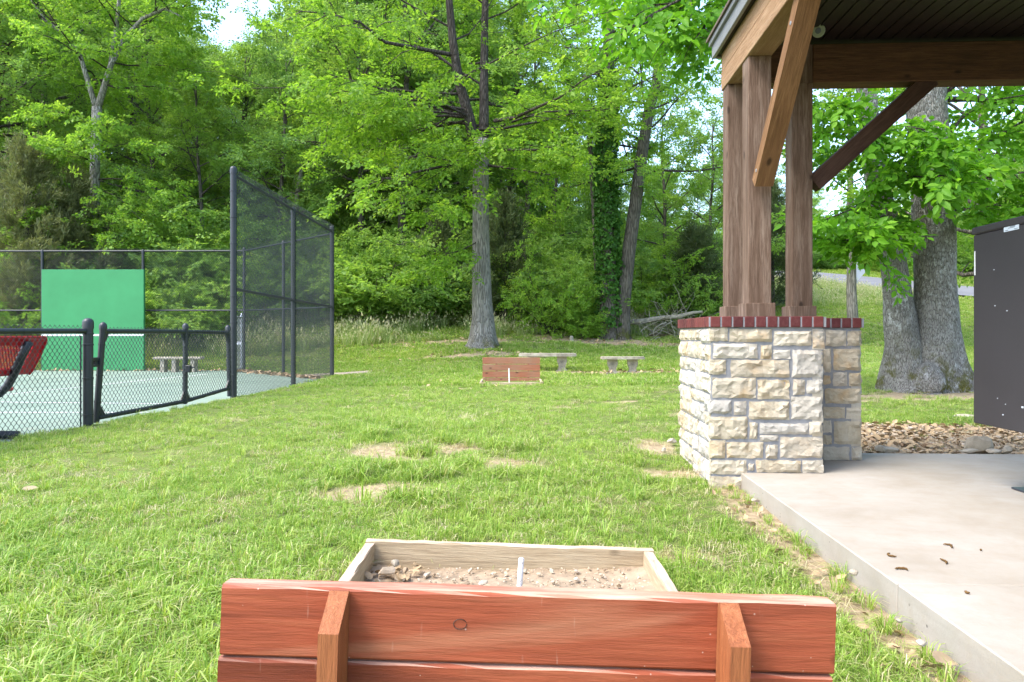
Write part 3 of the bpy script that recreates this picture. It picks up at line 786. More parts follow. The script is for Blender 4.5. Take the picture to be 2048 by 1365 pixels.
def gen_limbs(rng, limbs, n_sub, n_spray, spr_scale, sub_len=.42, limb_r=.09, start=.18, tubes=None, droop=-.02, wild=0.0):
    """limbs: list of (pts, r0). adds tubes and returns sprays"""
    sprays = []
    for pts, r0 in limbs:
        L = sum((pts[i+1]-pts[i]).length for i in range(len(pts)-1))
        m = len(pts)
        if tubes is not None: tubes.tube(pts, [max(.010, r0*(1-.85*i/(m-1))) for i in range(m)], 6 if r0 > .06 else 4, False)
        for j in range(n_sub):
            t = start + (1-start)*(j+rng.random())/n_sub
            p, d = along(pts, t)
            h = Vector((-d.y, d.x, 0)); 
            if h.length < .15: a = rng.uniform(0, 6.28); h = Vector((math.cos(a), math.sin(a), 0))
            h.normalize(); sgn = 1 if j % 2 else -1
            a = rng.uniform(.5, 1.2)
            dd = d*math.cos(a) + h*sgn*math.sin(a) + Vector((0, 0, rng.normal(.02, .22 + wild)))
            l = max(.5, L*sub_len*(1.15-.65*t)*rng.uniform(.65, 1.2))
            sp = path_from(rng, p, dd, l, 4, .14, droop)
            if tubes is not None: tubes.tube(sp, [max(.004, r0*.28*(1-.8*i/4)) for i in range(5)], 3, False)
            for k in range(n_spray):
                tt = .15 + .85*(k + rng.random())/n_spray
                q, qd = along(sp, tt)
                hd = Vector((-qd.y, qd.x, 0)); sg = 1 if k % 2 else -1
                an = rng.uniform(.1, 1.1)
                sd = qd*math.cos(an) + hd*sg*math.sin(an); sd.z = sd.z*.6 + rng.normal(-.06, .32)
                if sd.length < .1: sd = Vector((1, 0, 0))
                j3 = Vector(rng.normal(0, .06*l + .03, 3))
                sprays.append((tuple(q + j3), tuple(sd.normalized()), spr_scale*rng.uniform(.7, 1.25)))
    return sprays

def auto_limbs(rng, trunk, H0, n, length, elev0=.25, elev1=1.1, r0=.08, top=.98, az0=None, azspan=6.283):
    limbs = []
    for i in range(n):
        t = H0 + (top-H0)*(i + rng.random()*.7)/n
        p, d = along(trunk, t)
        az = (i*2.399 + rng.normal(0, .35)) if az0 is None else az0 + rng.uniform(-azspan/2, azspan/2)
        u = (t-H0)/(1-H0)
        el = elev0 + (elev1-elev0)*u + rng.normal(0, .12)
        L = length*(.65 + .55*math.sin(math.pi*min(1, .25 + .72*u)))*rng.uniform(.75, 1.2)*(1.0 - .25*u)
        dv = Vector((math.cos(az)*math.cos(el), math.sin(az)*math.cos(el), math.sin(el)))
        limbs.append((path_from(rng, p, dv, L, 6, .13, .015), r0*(1.1-.6*u)))
    return limbs

def trunk_path(rng, H, lean=(0, 0), wob=.03, n=10):
    out = []; off = Vector((0, 0, 0))
    for i in range(n+1):
        t = i/n
        off = off + Vector((rng.normal(0, wob), rng.normal(0, wob), 0))*H/n*1.0
        out.append(Vector((lean[0]*t*H, lean[1]*t*H, H*t)) + off)
    return out
def trunk_tube(mb, pts, r0, r1=.03, sides=9, flare=1.6, rng=None):
    m = len(pts)
    rad = []
    P2 = [pts[0] + Vector((0, 0, -.3)), pts[0] + Vector((0, 0, .05))] + [pts[0].lerp(pts[1], .25), pts[0].lerp(pts[1], .6)] + pts[1:]
    for p in P2:
        t = max(0, min(1, (p.z-pts[0].z)/max(.01, pts[-1].z-pts[0].z)))
        fl = 1 + (flare-1)*math.exp(-max(0, p.z-pts[0].z)/(r0*1.3))
        rad.append((r0*(1-t) + r1*t)*fl)
    lob = rng.uniform(0, 6.28) if rng is not None else 0
    mb.tube(P2, rad, sides, True, lambda i, k: 1 + .07*math.sin(3*2*math.pi*k/sides + lob)*(1.5 if i < 3 else .6))

VAR = []   # (trunk mesh, crown mesh, H)
def make_variants():
    rng = np.random.default_rng(11)
    tm = [leaf_spray(rng, 24, .60, .135, .078, .3) for _ in range(5)]
    specs = [ # H, r, base, nlimb, length, nsub, nspray, scale
        (15, .20, .22, 26, 4.2, 8, 7, 1.05), (13, .17, .12, 24, 3.6, 8, 7, 1.05), (17, .24, .30, 26, 4.6, 8, 7, 1.15), (11, .13, .08, 22, 3.0, 8, 6, 1.0), (14, .19, .18, 24, 4.0, 8, 7, 1.1)]
    for i, (H, r, b, nl, ln, ns, nsp, sc) in enumerate(specs):
        tr = trunk_path(rng, H, (rng.normal(0, .03), rng.normal(0, .03)), .035)
        mb = MB(); trunk_tube(mb, tr, r, .03, 9, 1.5, rng)
        limbs = auto_limbs(rng, tr, b, nl, ln, .1, 1.0, r*.42)
        spr = gen_limbs(rng, limbs, ns, nsp, sc, tubes=mb)
        VAR.append((mb.mesh("trunk_variant", True), crown_mesh("crown_variant", spr, rng, tm), H))
make_variants()
SHR = []
def make_shrubs():
    rng = np.random.default_rng(12)
    tm = [leaf_spray(rng, 18, .36, .105, .064, .3) for _ in range(4)]
    for i, (H, n, ln) in enumerate([(2.4, 14, 1.5), (1.8, 16, 1.5), (3.2, 16, 1.8)]):
        mb = MB(); limbs = []
        for k in range(n):
            a = k*2.4 + rng.normal(0, .3); el = rng.uniform(.35, 1.35)
            d = Vector((math.cos(a)*math.cos(el), math.sin(a)*math.cos(el), math.sin(el)))
            limbs.append((path_from(rng, (rng.normal(0, .12), rng.normal(0, .12), -.05), d, H*rng.uniform(.7, 1.1)*(.75+.35*math.sin(el)), 6, .14, .0), .025))
        spr = gen_limbs(rng, limbs, 8, 6, 1.0, .42, start=.12, tubes=mb)
        SHR.append((mb.mesh("stems_variant", True), crown_mesh("shrub_variant", spr, rng, tm), H))
make_shrubs()

def place_tree(name, label, loc, var, H, rz, leaf, bark, cat="tree", group=None, sx=1.0, pool=None, tnames=("trunk", "crown"), tilt=(0, 0)):
    tm, cm, h0 = (pool or VAR)[var]; s = H/h0
    r = empty(name, loc, rz, label, cat, group); r.scale = (s*sx, s*sx, s); r.rotation_euler = (tilt[0], tilt[1], rz)
    for nm, me, mt in ((tnames[0], tm, bark), (tnames[1], cm, leaf)):
        if len(me.materials) == 0: me.materials.append(mt)
        o = bpy.data.objects.new(nm, me); COL.objects.link(o); o.parent = r
        o.material_slots[0].link = 'OBJECT'; o.material_slots[0].material = mt
    return r

# --- woodland mass behind (reads as one mass)
def woodland():
    rng = np.random.default_rng(33)
    protos = []
    for k, (tm, cm, h) in enumerate(VAR):
        for lf in ('leaf_mid', 'leaf_dark'):
            me = cm.copy(); me.materials.clear(); 
            ob = bpy.data.objects.new("w", None)
            # join trunk + crown in one mesh
            nv = len(tm.vertices); v1 = np.zeros(nv*3, np.float32); tm.vertices.foreach_get("co", v1)
            v2 = np.zeros(len(cm.vertices)*3, np.float32); cm.vertices.foreach_get("co", v2)
            ti = np.zeros(len(cm.vertices), np.float32); cm.attributes["tint"].data.foreach_get("value", ti)
            tf = [tuple(p.vertices) for p in tm.polygons]
            q4 = np.array([f for f in tf if len(f) == 4])
            cf = np.zeros(len(cm.loops), np.int32); cm.loops.foreach_get("vertex_index", cf); cf = cf.reshape(-1, 4) + nv
            bpy.data.objects.remove(ob); bpy.data.meshes.remove(me)
            V = np.concatenate([v1.reshape(-1, 3), v2.reshape(-1, 3)])
            me = np_mesh("woodland_tree", V, [q4, cf], True, {"tint": np.concatenate([np.zeros(nv), ti])})
            me.materials.append(M['bark']); me.materials.append(M[lf])
            mi = np.concatenate([np.zeros(len(q4), np.int32), np.ones(len(cf), np.int32)]); me.polygons.foreach_set("material_index", mi)
            protos.append(bpy.data.objects.new("p", me))
    pts = []; sc = []; idx = []; rot = []
    def add(x, y, H, k):
        pts.append((x, y, gz(x, y)-.2)); sc.append(H/VAR[k//2][2]); idx.append(k); rot.append((rng.normal(0, .04), rng.normal(0, .04), rng.uniform(0, 6.28)))
    rows = [(38,2.6),(45,3.0),(53,3.4),(63,4.0),(76,5.0),(92,6.5)]
    for D, st in rows:
        px = -260.0
        while px < 2320:
            d = D + rng.uniform(-2.5, 2.5); x = (px-1024)*d/F
            H = rng.uniform(12, 17)
            if px < 1040: H = rng.uniform(13, 18)
            if 330 < px < 640: H = min(H, (668-(95-1.1*max(0, abs(px-470)-70)))*d/F + 1 - gz(x, d)) * rng.uniform(.86, .98)   # the gap to the sky
            if px >= 1040:
                top = np.interp(px, [1040,1120,1260,1480,1700,2000,2400], [120,300,330,330,400,300,250]); H = (668-top)*d/F + 1 - gz(x, d); H *= rng.uniform(.8, 1.05)
            ok = True
            if x > 9:
                rd = np.interp(x, [9,14,19.5,24.4,30,40], [60,53.5,47.2,39,31.5,24]); ok = d > rd + 5
            if ok and H > 3: add(x, d, H, int(rng.integers(0, 10)))
            px += st*F/D*rng.uniform(.75, 1.3)
    scatter("woodland", pts, rot, sc, idx, protos, "dense green woodland rising behind the clearing", "woodland")
    # undergrowth
    pr = []
    for k, (tm, cm, h) in enumerate(SHR):
        for lf in ('leaf_mid', 'leaf_dark', 'leaf_bright'):
            me = cm.copy(); me.materials.clear(); me.materials.append(M[lf]); pr.append(bpy.data.objects.new("p", me))
    pts = []; sc = []; idx = []; rot = []
    for i in range(950):
        D = 27.5 + 30*rng.random()**1.6; px = rng.uniform(-350, 1420); x = (px-1024)*D/F
        if wood_np(np.array([x]), np.array([D]))[0] < .5: continue
        if 1120 < px < 1440 and D < 30.5: continue
        k = int(rng.integers(0, 3)); l = rng.choice([0, 1, 2], p=[.48, .32, .20]) 
        pts.append((x, D, gz(x, D)-.1)); sc.append(rng.uniform(.6, 1.35)); idx.append(k*3+l); rot.append((0, 0, rng.uniform(0, 6.28)))
    for i in range(60):
        px = rng.uniform(1420, 2300); D = rng.uniform(50, 66); x = (px-1024)*D/F
        rd = np.interp(x, [9,14,19.5,24.4,30,40], [60,53.5,47.2,39,31.5,24])
        if D < rd+5: continue
        pts.append((x, D, gz(x, D)-.1)); sc.append(rng.uniform(.9, 1.7)); idx.append(int(rng.integers(0, 9))); rot.append((0, 0, rng.uniform(0, 6.28)))
    scatter("undergrowth", pts, rot, sc, idx, pr, "tangled leafy undergrowth covering the woodland floor", "undergrowth")
woodland()

# --- the oak in the middle
def build_oak():
    rng = np.random.default_rng(5)
    D = 22.0; b = on_ground(966, D, -.02); root = empty("oak_tree", b, 0, "tall oak with straight ridged grey trunk on a low mound behind the red boards", "tree")
    def L(px, py, d): return P(px, py, d) - b
    mb = MB()
    main = [Vector((0, 0, -.25)), Vector((0, 0, 0)), Vector((0, 0, .15)), Vector((0, 0, .4)), Vector((0, 0, .9)), L(964, 600, D), L(962, 500, D), L(961, 400, D), L(962, 330, D), L(962, 280, D)]
    rad = [.66, .55, .45, .38, .33, .295, .258, .24, .235, .27]
    N = 22
    mb.tube(main, rad, N, True, lambda i, k: 1 + (.11 if i < 4 else .025)*math.sin(5*2*math.pi*k/N + 1.3) + .012*((k*7) % 3 - 1))
    trunk = mb.build("trunk", M['bark_oak'], root, smooth=True)
    tb = MB()
    lead1 = [L(952, 300, D), L(938, 235, D), L(918, 165, D-.3), L(905, 80, D-.5), L(898, 0, D-.6), L(893, -150, D-.7), L(885, -330, D-.8), L(870, -560, D-.9)]
    lead2 = [L(966, 300, D), L(968, 230, D+.2), L(968, 140, D+.4), L(970, 30, D+.6), L(973, -130, D+.7), L(980, -330, D+.8), L(990, -640, D+.9)]
    for ld, r0 in ((lead1, .175), (lead2, .165)):
        tb.tube(ld, [r0*(1-.75*i/(len(ld)-1)) for i in range(len(ld))], 12, True, lambda i, k: 1+.05*math.sin(3*k))
    limbs = []
    def limb(pts, r): limbs.append(([L(*p) for p in pts], r))
    limb([(990,242,D),(1030,236,D-1),(1075,215,D-2),(1120,195,D-2.8),(1160,165,D-3.5),(1210,135,D-4)], .065)
    limb([(905,110,D-.4),(840,98,D-1.2),(770,85,D-2),(720,45,D-2.6),(660,28,D-3),(590,22,D-3.4)], .07)
    limb([(940,235,D),(880,205,D-1),(800,190,D-2),(720,165,D-3),(660,150,D-3.6)], .05)
    limb([(955,300,D),(900,330,D-1.2),(830,345,D-2.2),(760,360,D-3),(700,385,D-3.5)], .06)
    limb([(965,310,D),(1010,300,D-1.5),(1070,300,D-2.5),(1120,290,D-3)], .05)
    limb([(960,320,D),(930,330,D-.8),(890,320,D-1.6),(840,310,D-2.2)], .04)
    limb([(950,310,D),(940,305,D-.6),(960,295,D-1.2),(990,285,D-1.7)], .03)
    limb([(960,380,D),(940,390,D-1),(905,400,D-1.8),(870,440,D-2.4)], .03)
    limb([(963,480,D),(925,500,D-.7),(890,510,D-1.2),(850,545,D-1.6)], .025)
    limb([(966,330,D),(1040,340,D-.5),(1100,350,D-1),(1150,330,D-1.3)], .045)
    for ld, n in ((lead1, 20), (lead2, 18)):
        limbs += [q for q in auto_limbs(rng, ld, .06, n, 5.2, .05, .9, .042, top=.95) if not (q[0][0].z < 11.5 and (q[0][3]-q[0][0]).normalized().y < -.55)]
    # lower skirts reaching left and right
    for az in np.linspace(2.3, 4.1, 6):
        p, d = along(lead1, .12 + .1*rng.random()); limbs.append((path_from(rng, p, (math.cos(az), math.sin(az)*.9, .12), rng.uniform(3.5, 6), 6, .12, -.05), .05))
    tm = [leaf_spray(rng, 25, .55, .13, .075, .35) for _ in range(6)]
    spr = gen_limbs(rng, limbs, 9, 6, 1.0, .40, start=.15, tubes=tb, droop=-.05)
    tb.build("limbs", M['bark_limb'], root, smooth=True)
    link("crown", crown_mesh("oak_crown", spr, rng, tm), M['leaf_oak'], root)
build_oak()

# --- the double-trunk tree right of the oak
def build_twin():
    rng = np.random.default_rng(6); D = 26.0
    b = on_ground(1228, D); root = empty("twin_trunk_tree", b, 0, "two-stemmed tree, one stem wrapped in ivy, beside the fallen log", "tree")
    L = lambda px, py, d=D: P(px, py, d) - b
    def stem(name, pts, r, sides=14):
        mb = MB(); p = [pts[0] + Vector((0, 0, -.3)), pts[0], pts[0].lerp(pts[1], .15), pts[0].lerp(pts[1], .5)] + pts[1:]
        rr = [r*1.7, r*1.45, r*1.15, r*1.02] + [r*(1-.5*i/(len(pts)-1)) for i in range(1, len(pts))]
        mb.tube(p, rr, sides, True, lambda i, k: 1 + (.08 if i < 3 else .03)*math.sin(4*2*math.pi*k/sides))
        return mb.build(name, M['bark_twin'], root, smooth=True)
    s1 = [L(1216, 682), L(1216, 520), L(1213, 400), L(1212, 300), L(1216, 200), L(1218, 60), L(1222, -200), L(1225, -420)]
    s2 = [L(1243, 682), L(1247, 600), L(1258, 500), L(1272, 400), L(1285, 300), L(1298, 220), L(1312, 170), L(1330, 40), L(1345, -160)]
    s3 = [L(1205, 682, D+1), L(1196, 560, D+1), L(1190, 430, D+1), L(1183, 330, D+1), L(1178, 250, D+1), L(1170, 150, D+1)]
    stem("trunk", s1, .30); stem("trunk", s2, .28); stem("trunk", s3, .15, 10)
    tb = MB(); limbs = auto_limbs(rng, s1, .45, 22, 3.6, 0, .9, .05) + auto_limbs(rng, s2, .42, 22, 3.4, 0, .9, .05) + auto_limbs(rng, s3, .5, 8, 2.0, .2, .9, .03)
    tm = [leaf_spray(rng, 22, .50, .12, .072, .35) for _ in range(5)]
    spr = gen_limbs(rng, limbs, 7, 5, 1.0, .42, start=.15, tubes=tb, droop=-.03)
    tb.build("limbs", M['bark_limb'], root, smooth=True)
    link("crown", crown_mesh("twin_crown", spr, rng, tm), M['leaf_bright'], root)
    # ivy round the left stem
    iv = []; 
    tmi = [leaf_spray(rng, 6, .14, .11, .10, .9) for _ in range(4)]
    for i in range(2600):
        t = rng.uniform(.03, .64)
        if t < .10 and rng.random() > .5: continue
        p, d = along(s1, t); a = rng.uniform(0, 6.283); r = .30*(1-.5*t) + .03 + .05*rng.random()
        o = Vector((math.cos(a), math.sin(a), 0)); iv.append((tuple(p + o*r), tuple((o*.7 + Vector((rng.normal(0, .4), rng.normal(0, .4), -.5))).normalized()), rng.uniform(.7, 1.25)))
    link("ivy", crown_mesh("ivy_leaves", iv, rng, tmi), M['ivy'], root)
build_twin()

# --- the broad-leaved tree behind the pavilion
def build_big():
    rng = np.random.default_rng(9); D = 11.5
    b = on_ground(1843, D); root = empty("broadleaf_tree", b, 0, "huge double-stemmed tree with lichen grey bark and broad leaves behind the pavilion", "tree")
    L = lambda px, py, d=D: P(px, py, d) - b
    N = 36
    def col(pts, rads, flare, name, ph):
        mb = MB(); P2 = []; R2 = []
        # resample
        for i in range(len(pts)-1):
            n = 7 if i < 3 else 4
            for k in range(n):
                f = k/n; P2.append(pts[i].lerp(pts[i+1], f)); R2.append(rads[i]*(1-f) + rads[i+1]*f)
        P2.append(pts[-1]); R2.append(rads[-1])
        z0 = pts[0].z
        def prof(i, k):
            a = 2*math.pi*k/N; h = P2[i].z
            lob = sum(A*max(0, math.cos(a-c))**5 for A, c in flare)*math.exp(-max(0, h)/.36)
            nn = float(vnoise(np.array([math.cos(a)*2.2 + ph, math.sin(a)*2.2, h*1.6])))-.5
            n2 = float(vnoise(np.array([math.cos(a)*6 + ph, math.sin(a)*6, h*3.0])))-.5
            return 1 + lob + .26*nn*math.exp(-max(0, h)/2.5) + .08*n2
        mb.tube(P2, R2, N, True, prof)
        return mb.build(name, M['bark_big'], root, smooth=True)
    mainp = [Vector((.18, 0, -.3)), Vector((.18, 0, .05)), L(1866, 700), L(1871, 600), L(1869, 480), L(1861, 330), L(1852, 200), L(1850, 60), L(1848, -150), L(1846, -400)]
    mainr = [.44, .42, .37, .305, .300, .295, .285, .27, .24, .20]
    col(mainp, mainr, [(.65, -.6), (.75, -1.75), (.5, 1.2), (.4, 2.6)], "trunk", 0)
    leftp = [Vector((-.28, .12, -.3)), Vector((-.28, .12, .05)), L(1803, 690), L(1795, 600), L(1786, 520), L(1772, 440), L(1752, 360), L(1740, 270), L(1728, 120), L(1712, -80), L(1690, -300)]
    leftr = [.36, .33, .26, .200, .185, .185, .165, .15, .14, .12, .09]
    col(leftp, leftr, [(1.2, 3.3), (.8, 4.3), (.4, 5.4)], "trunk", 5.0)
    # rounded root burl at the front between the stems
    mb = MB(); mb.lathe([(.02,-.2),(.22,-.12),(.27,0),(.24,.14),(.17,.26),(.05,.34)], tuple(L(1855, 770, D-.36)), 14)
    for i, v in enumerate(mb.v):
        n = float(vnoise(np.array(v)*5.0))-.5; mb.v[i] = (v[0] + n*.08, v[1] + n*.06, v[2])
    mb.build("root_burl", M['bark_big'], root, smooth=True)
    limbs = []
    def limb(pts, r): limbs.append(([L(*p) for p in pts], r))
    # limb reaching left behind the eave, drooping sprays
    limb([(1728,60,D),(1640,-60,D-.4),(1540,-80,D-.9),(1440,-40,D-1.4),(1340,10,D-1.8),(1250,60,D-2.0)], .06)
    limb([(1728,40,D),(1640,-140,D-.2),(1520,-150,D-.5),(1400,-110,D-.9),(1290,-50,D-1.2),(1220,0,D-1.4)], .05)
    limb([(1720,0,D),(1600,-80,D+.5),(1490,-40,D+.8),(1400,40,D+1.0),(1330,110,D+1.1)], .045)
    limb([(1600,-100,D),(1500,-60,D-.8),(1430,20,D-1.2),(1390,80,D-1.4)], .03)
    limb([(1500,-150,D-.4),(1420,-100,D-.8),(1340,-40,D-1.0),(1290,60,D-1.1)], .03)
    # sprays between the post and the trunk, in front of and around the stems
    limb([(1745,330,D),(1720,320,D-.5),(1690,270,D-.9),(1660,240,D-1.1)], .025)
    limb([(1760,420,D),(1735,400,D-.6),(1700,420,D-1.0),(1650,440,D-1.2)], .022)
    limb([(1770,430,D),(1745,455,D-.5),(1725,485,D-.8),(1690,480,D-1.2)], .02)
    limb([(1752,360,D),(1790,330,D-.7),(1840,320,D-1.1),(1880,300,D-1.3)], .022)
    limb([(1760,380,D),(1800,350,D-.8),(1850,355,D-1.3),(1900,350,D-1.5)], .022)
    limb([(1770,430,D),(1755,440,D-.6),(1745,465,D-.9),(1740,500,D-1.1)], .02)
    limb([(1745,300,D),(1760,260,D-.8),(1800,250,D-1.2),(1850,260,D-1.4)], .02)
    limb([(1740,280,D),(1710,220,D-.6),(1670,210,D-.9),(1630,230,D-1.0)], .02)
    limb([(1765,390,D),(1800,360,D-.6),(1870,370,D-1.0),(1930,350,D-1.2)], .02)
    # right-hand limbs
    limb([(1880,350,D),(1930,320,D+.2),(1985,280,D+.3),(2050,240,D+.2),(2130,220,D)], .035)
    limb([(1880,390,D),(1930,370,D-.3),(1990,350,D-.5),(2060,345,D-.6),(2130,350,D-.6)], .03)
    limb([(1880,300,D),(1920,240,D+.3),(1970,200,D+.5),(2040,170,D+.6)], .03)
    limb([(1885,420,D),(1930,420,D-.2),(1990,410,D-.4),(2060,420,D-.4)], .025)
    limb([(1880,200,D),(1960,120,D-.4),(2060,60,D-.6),(2180,40,D-.6)], .05)
    limbs2 = auto_limbs(rng, mainp[5:], .2, 9, 3.6, .1, .9, .05, top=.95) + auto_limbs(rng, leftp[7:], .3, 5, 2.8, .1, .9, .04)
    tb = MB()
    tm = [leaf_spray(rng, 9, .34, .150, .080, .42, True) for _ in range(6)]
    spr = gen_limbs(rng, limbs[:5], 14, 8, .92, .36, start=.12, tubes=tb, droop=-.07, wild=.12)
    spr += gen_limbs(rng, limbs[5:], 10, 7, .92, .34, start=.12, tubes=tb, droop=-.05, wild=.12)
    spr += gen_limbs(rng, limbs2, 6, 4, 1.15, .40, start=.2, tubes=tb, droop=-.04)
    tb.build("limbs", M['bark_limb'], root, smooth=True)
    link("crown", crown_mesh("big_crown", spr, rng, tm, True), M['leaf_big'], root)
build_big()

# --- single trees told apart at the wood edge
def named_tree(px, D, H, var, leaf, bark, label, rz=0.0, sx=1.0, dz=0.0, name="forest_tree", tilt=(0, 0)):
    b = on_ground(px, D, dz-.05)
    return place_tree(name, label, b, var, H, rz, M[leaf], M[bark], "tree", None, sx, tilt=tilt)
def forked_tree():
    rng = np.random.default_rng(15); D = 27.5; b = on_ground(188, D)
    root = empty("forked_tree", b, 0, "pale barked forked tree with layered lime foliage behind the green board", "tree")
    L = lambda px, py, d=D: P(px, py, d) - b
    s0 = [Vector((0, 0, -.2)), L(188, 560), L(189, 430), L(190, 320), L(194, 215)]
    sl = [L(194, 222), L(178, 170), L(160, 110), L(130, 70, D-.3), L(90, 40, D-.6), L(40, -30, D-.8)]
    sr = [L(194, 222), L(210, 170), L(222, 130), L(250, 75, D-.2), L(285, 38, D-.4), L(330, 18, D-.6), L(365, 35, D-.9)]
    s3 = [L(222, 130), L(235, 40), L(245, -80), L(255, -260)]
    mb = MB(); mb.tube(s0, [.26, .20, .18, .17, .175], 12, True)
    for s, r in ((sl, .11), (sr, .13), (s3, .10)): mb.tube(s, [r*(1-.75*i/(len(s)-1)) for i in range(len(s))], 9, True)
    mb.build("trunk", M['bark_pale'], root, smooth=True)
    tb = MB(); limbs = auto_limbs(rng, sl, .2, 10, 2.8, 0, .8, .04) + auto_limbs(rng, sr, .15, 14, 3.0, -.1, .7, .04) + auto_limbs(rng, s3, .1, 12, 3.2, .1, .9, .04)
    for t, az, l in [(.86,5.4,2.6),(.8,5.9,3.4),(.72,5.0,3.2),(.66,6.1,4.0),(.60,5.5,3.6),(.55,4.4,3.0),(.92,4.0,2.2),(.5,6.0,4.2),(.62,3.8,2.0),(.78,4.6,2.4),(.45,5.6,3.0)]:
        p, d = along(s0, t); limbs.append((path_from(rng, p, (math.cos(az), math.sin(az), .10), l, 6, .1, -.06), .03))
    tm = [leaf_spray(rng, 22, .50, .14, .082, .4) for _ in range(5)]
    spr = gen_limbs(rng, limbs, 7, 6, 1.0, .42, start=.2, tubes=tb, droop=-.04)
    tb.build("limbs", M['bark_limb'], root, smooth=True)
    link("crown", crown_mesh("forked_crown", spr, rng, tm), M['leaf_bright'], root)
forked_tree()
named_tree(78, 34, 17, 2, 'leaf_mid', 'bark', "stout grey-brown trunk at far left behind the olive cedar", 0.6)
named_tree(20, 31, 14, 0, 'leaf_dark', 'bark_limb', "dark crooked tree leaning left at the photo's left edge", 2.2, tilt=(0, -.06))
named_tree(315, 33, 12.5, 1, 'leaf_dark', 'bark', "deep green tree just right of the green practice board", 1.1)
named_tree(400, 31, 10, 3, 'leaf_mid', 'bark', "low-branched tree behind the back fence, left of the tall post", 3.0)
named_tree(470, 35, 9.5, 1, 'leaf_mid', 'bark', "mid green tree below the left sky gap", 4.0)
named_tree(565, 31, 10.5, 3, 'leaf_dark', 'bark', "dark leafy tree right behind the tall fence panel", 0.2)
named_tree(690, 37, 17, 0, 'leaf_mid', 'bark', "tall tree with straight trunk right of the dead snag", 5.0)
named_tree(722, 32, 14, 1, 'leaf_mid', 'bark', "leafy tree between the tall fence and the oak", 1.9)
named_tree(808, 31, 17, 2, 'leaf_dark', 'bark', "slim dark trunk standing left of the oak, deep in shade", 0.4, .9)
named_tree(880, 34, 15, 4, 'leaf_mid', 'bark', "tree directly behind the left side of the oak", 2.7)
named_tree(1050, 33, 13, 1, 'leaf_mid', 'bark', "tree in the wood between the oak and the twin stems", 3.7)
named_tree(1110, 32, 9.5, 3, 'leaf_bright', 'bark', "lime green young tree left of the ivy-clad stem", 5.3)
named_tree(1330, 33, 9.5, 3, 'leaf_bright', 'bark', "bright young tree right of the leaning stem", 1.3)
named_tree(1420, 31, 8.5, 3, 'leaf_mid', 'bark', "low tree just left of the pavilion posts", 4.4)
named_tree(1500, 36, 8.0, 1, 'leaf_dark', 'bark', "dark tree seen between the pavilion posts", 0.9)
named_tree(-90, 29, 15, 4, 'leaf_mid', 'bark', "tree partly cut off by the photo's left edge above the red bench", 0.9)
named_tree(1975, 21, 12.0, 4, 'leaf_bright', 'bark', "leafy sunlit tree at the right edge above the charcoal cabinet", 2.0, 1.1)
# small tree on the lawn
def small_tree():
    rng = np.random.default_rng(41); D = 25.0; b = on_ground(1708, D)
    root = empty("small_tree", b, 0, "slender tree on the mown lawn in front of the diamond road sign", "tree")
    tr = trunk_path(rng, 9, (-.01, 0), .02); mb = MB(); trunk_tube(mb, tr, .195, .04, 12, 1.7, rng); mb.build("trunk", M['bark_oak'], root, smooth=True)
    tb = MB(); limbs = auto_limbs(rng, tr, .42, 16, 2.6, .1, 1.0, .04)
    tm = [leaf_spray(rng, 14, .45, .16, .10, .35) for _ in range(4)]
    spr = gen_limbs(rng, limbs, 6, 5, 1.0, tubes=tb); tb.build("limbs", M['bark_limb'], root, smooth=True)
    link("crown", crown_mesh("small_crown", spr, rng, tm), M['leaf_mid'], root)
small_tree()

# --- cedars
def cedar(px, D, H, wid, leaf, label, seed, dens=1.0):
    rng = np.random.default_rng(seed); b = on_ground(px, D)
    root = empty("cedar_tree", b, 0, label, "cedar")
    tr = trunk_path(rng, H, (0, 0), .015); mb = MB(); trunk_tube(mb, tr, .12, .015, 8, 1.3, rng); mb.build("trunk", M['bark'], root, smooth=True)
    tm = []
    for _ in range(4):
        q = []
        for i in range(26):
            a = rng.uniform(-.75, .75); e = rng.normal(.15, .35); x = rng.uniform(0, .34)
            d = np.array([math.cos(a)*math.cos(e), math.sin(a)*math.cos(e), math.sin(e)]); s = np.cross(d, rng.normal(0, 1, 3)); s /= np.linalg.norm(s)
            p = np.array([x, rng.normal(0, .03), rng.normal(0, .03)]); l = rng.uniform(.08, .17); w = .011
            q.append([p, p + d*l*.5 + s*w, p + d*l, p + d*l*.5 - s*w])
        tm.append(np.array(q))
    spr = []; tb = MB(); n = int(95*dens)
    for i in range(n):
        t = .04 + .95*(i/n); p, d = along(tr, t); az = i*2.4 + rng.normal(0, .3)
        L = wid*(1-t)**.75*rng.uniform(.7, 1.15) + .15; el = .12 + .75*t + rng.normal(0, .12)
        pp = path_from(rng, p, (math.cos(az)*math.cos(el), math.sin(az)*math.cos(el), math.sin(el)), L, 5, .10, .05)
        tb.tube(pp, [.018*(1-.8*k/5) for k in range(6)], 3, False)
        for k in range(int(6 + 9*L)):
            q, qd = along(pp, .15 + .85*rng.random()); sd = qd + Vector(rng.normal(0, .45, 3)) + Vector((0, 0, .1)); spr.append((tuple(q + Vector(rng.normal(0, .10, 3))), tuple(sd.normalized()), rng.uniform(.8, 1.5)))
    tb.build("limbs", M['bark'], root, smooth=True)
    link("crown", crown_mesh("cedar_crown", spr, rng, tm), M[leaf], root)
cedar(55, 25.5, 6.8, 2.6, 'cedar', "olive-brown feathery cedar at left behind the court fence", 51, 1.3)
cedar(150, 26.5, 5.6, 1.9, 'cedar', "smaller olive cedar right behind the green practice board", 52)
cedar(1010, 27.5, 4.6, 1.5, 'cedar_dark', "dark feathery cedar just behind the oak's trunk", 53)
cedar(880, 28.5, 4.0, 1.2, 'cedar_dark', "small dark cedar left of the oak's trunk", 54)
cedar(1390, 29, 3.8, 1.5, 'cedar_dark', "dark low cedar right of the brush pile, next to the stone pier", 55)
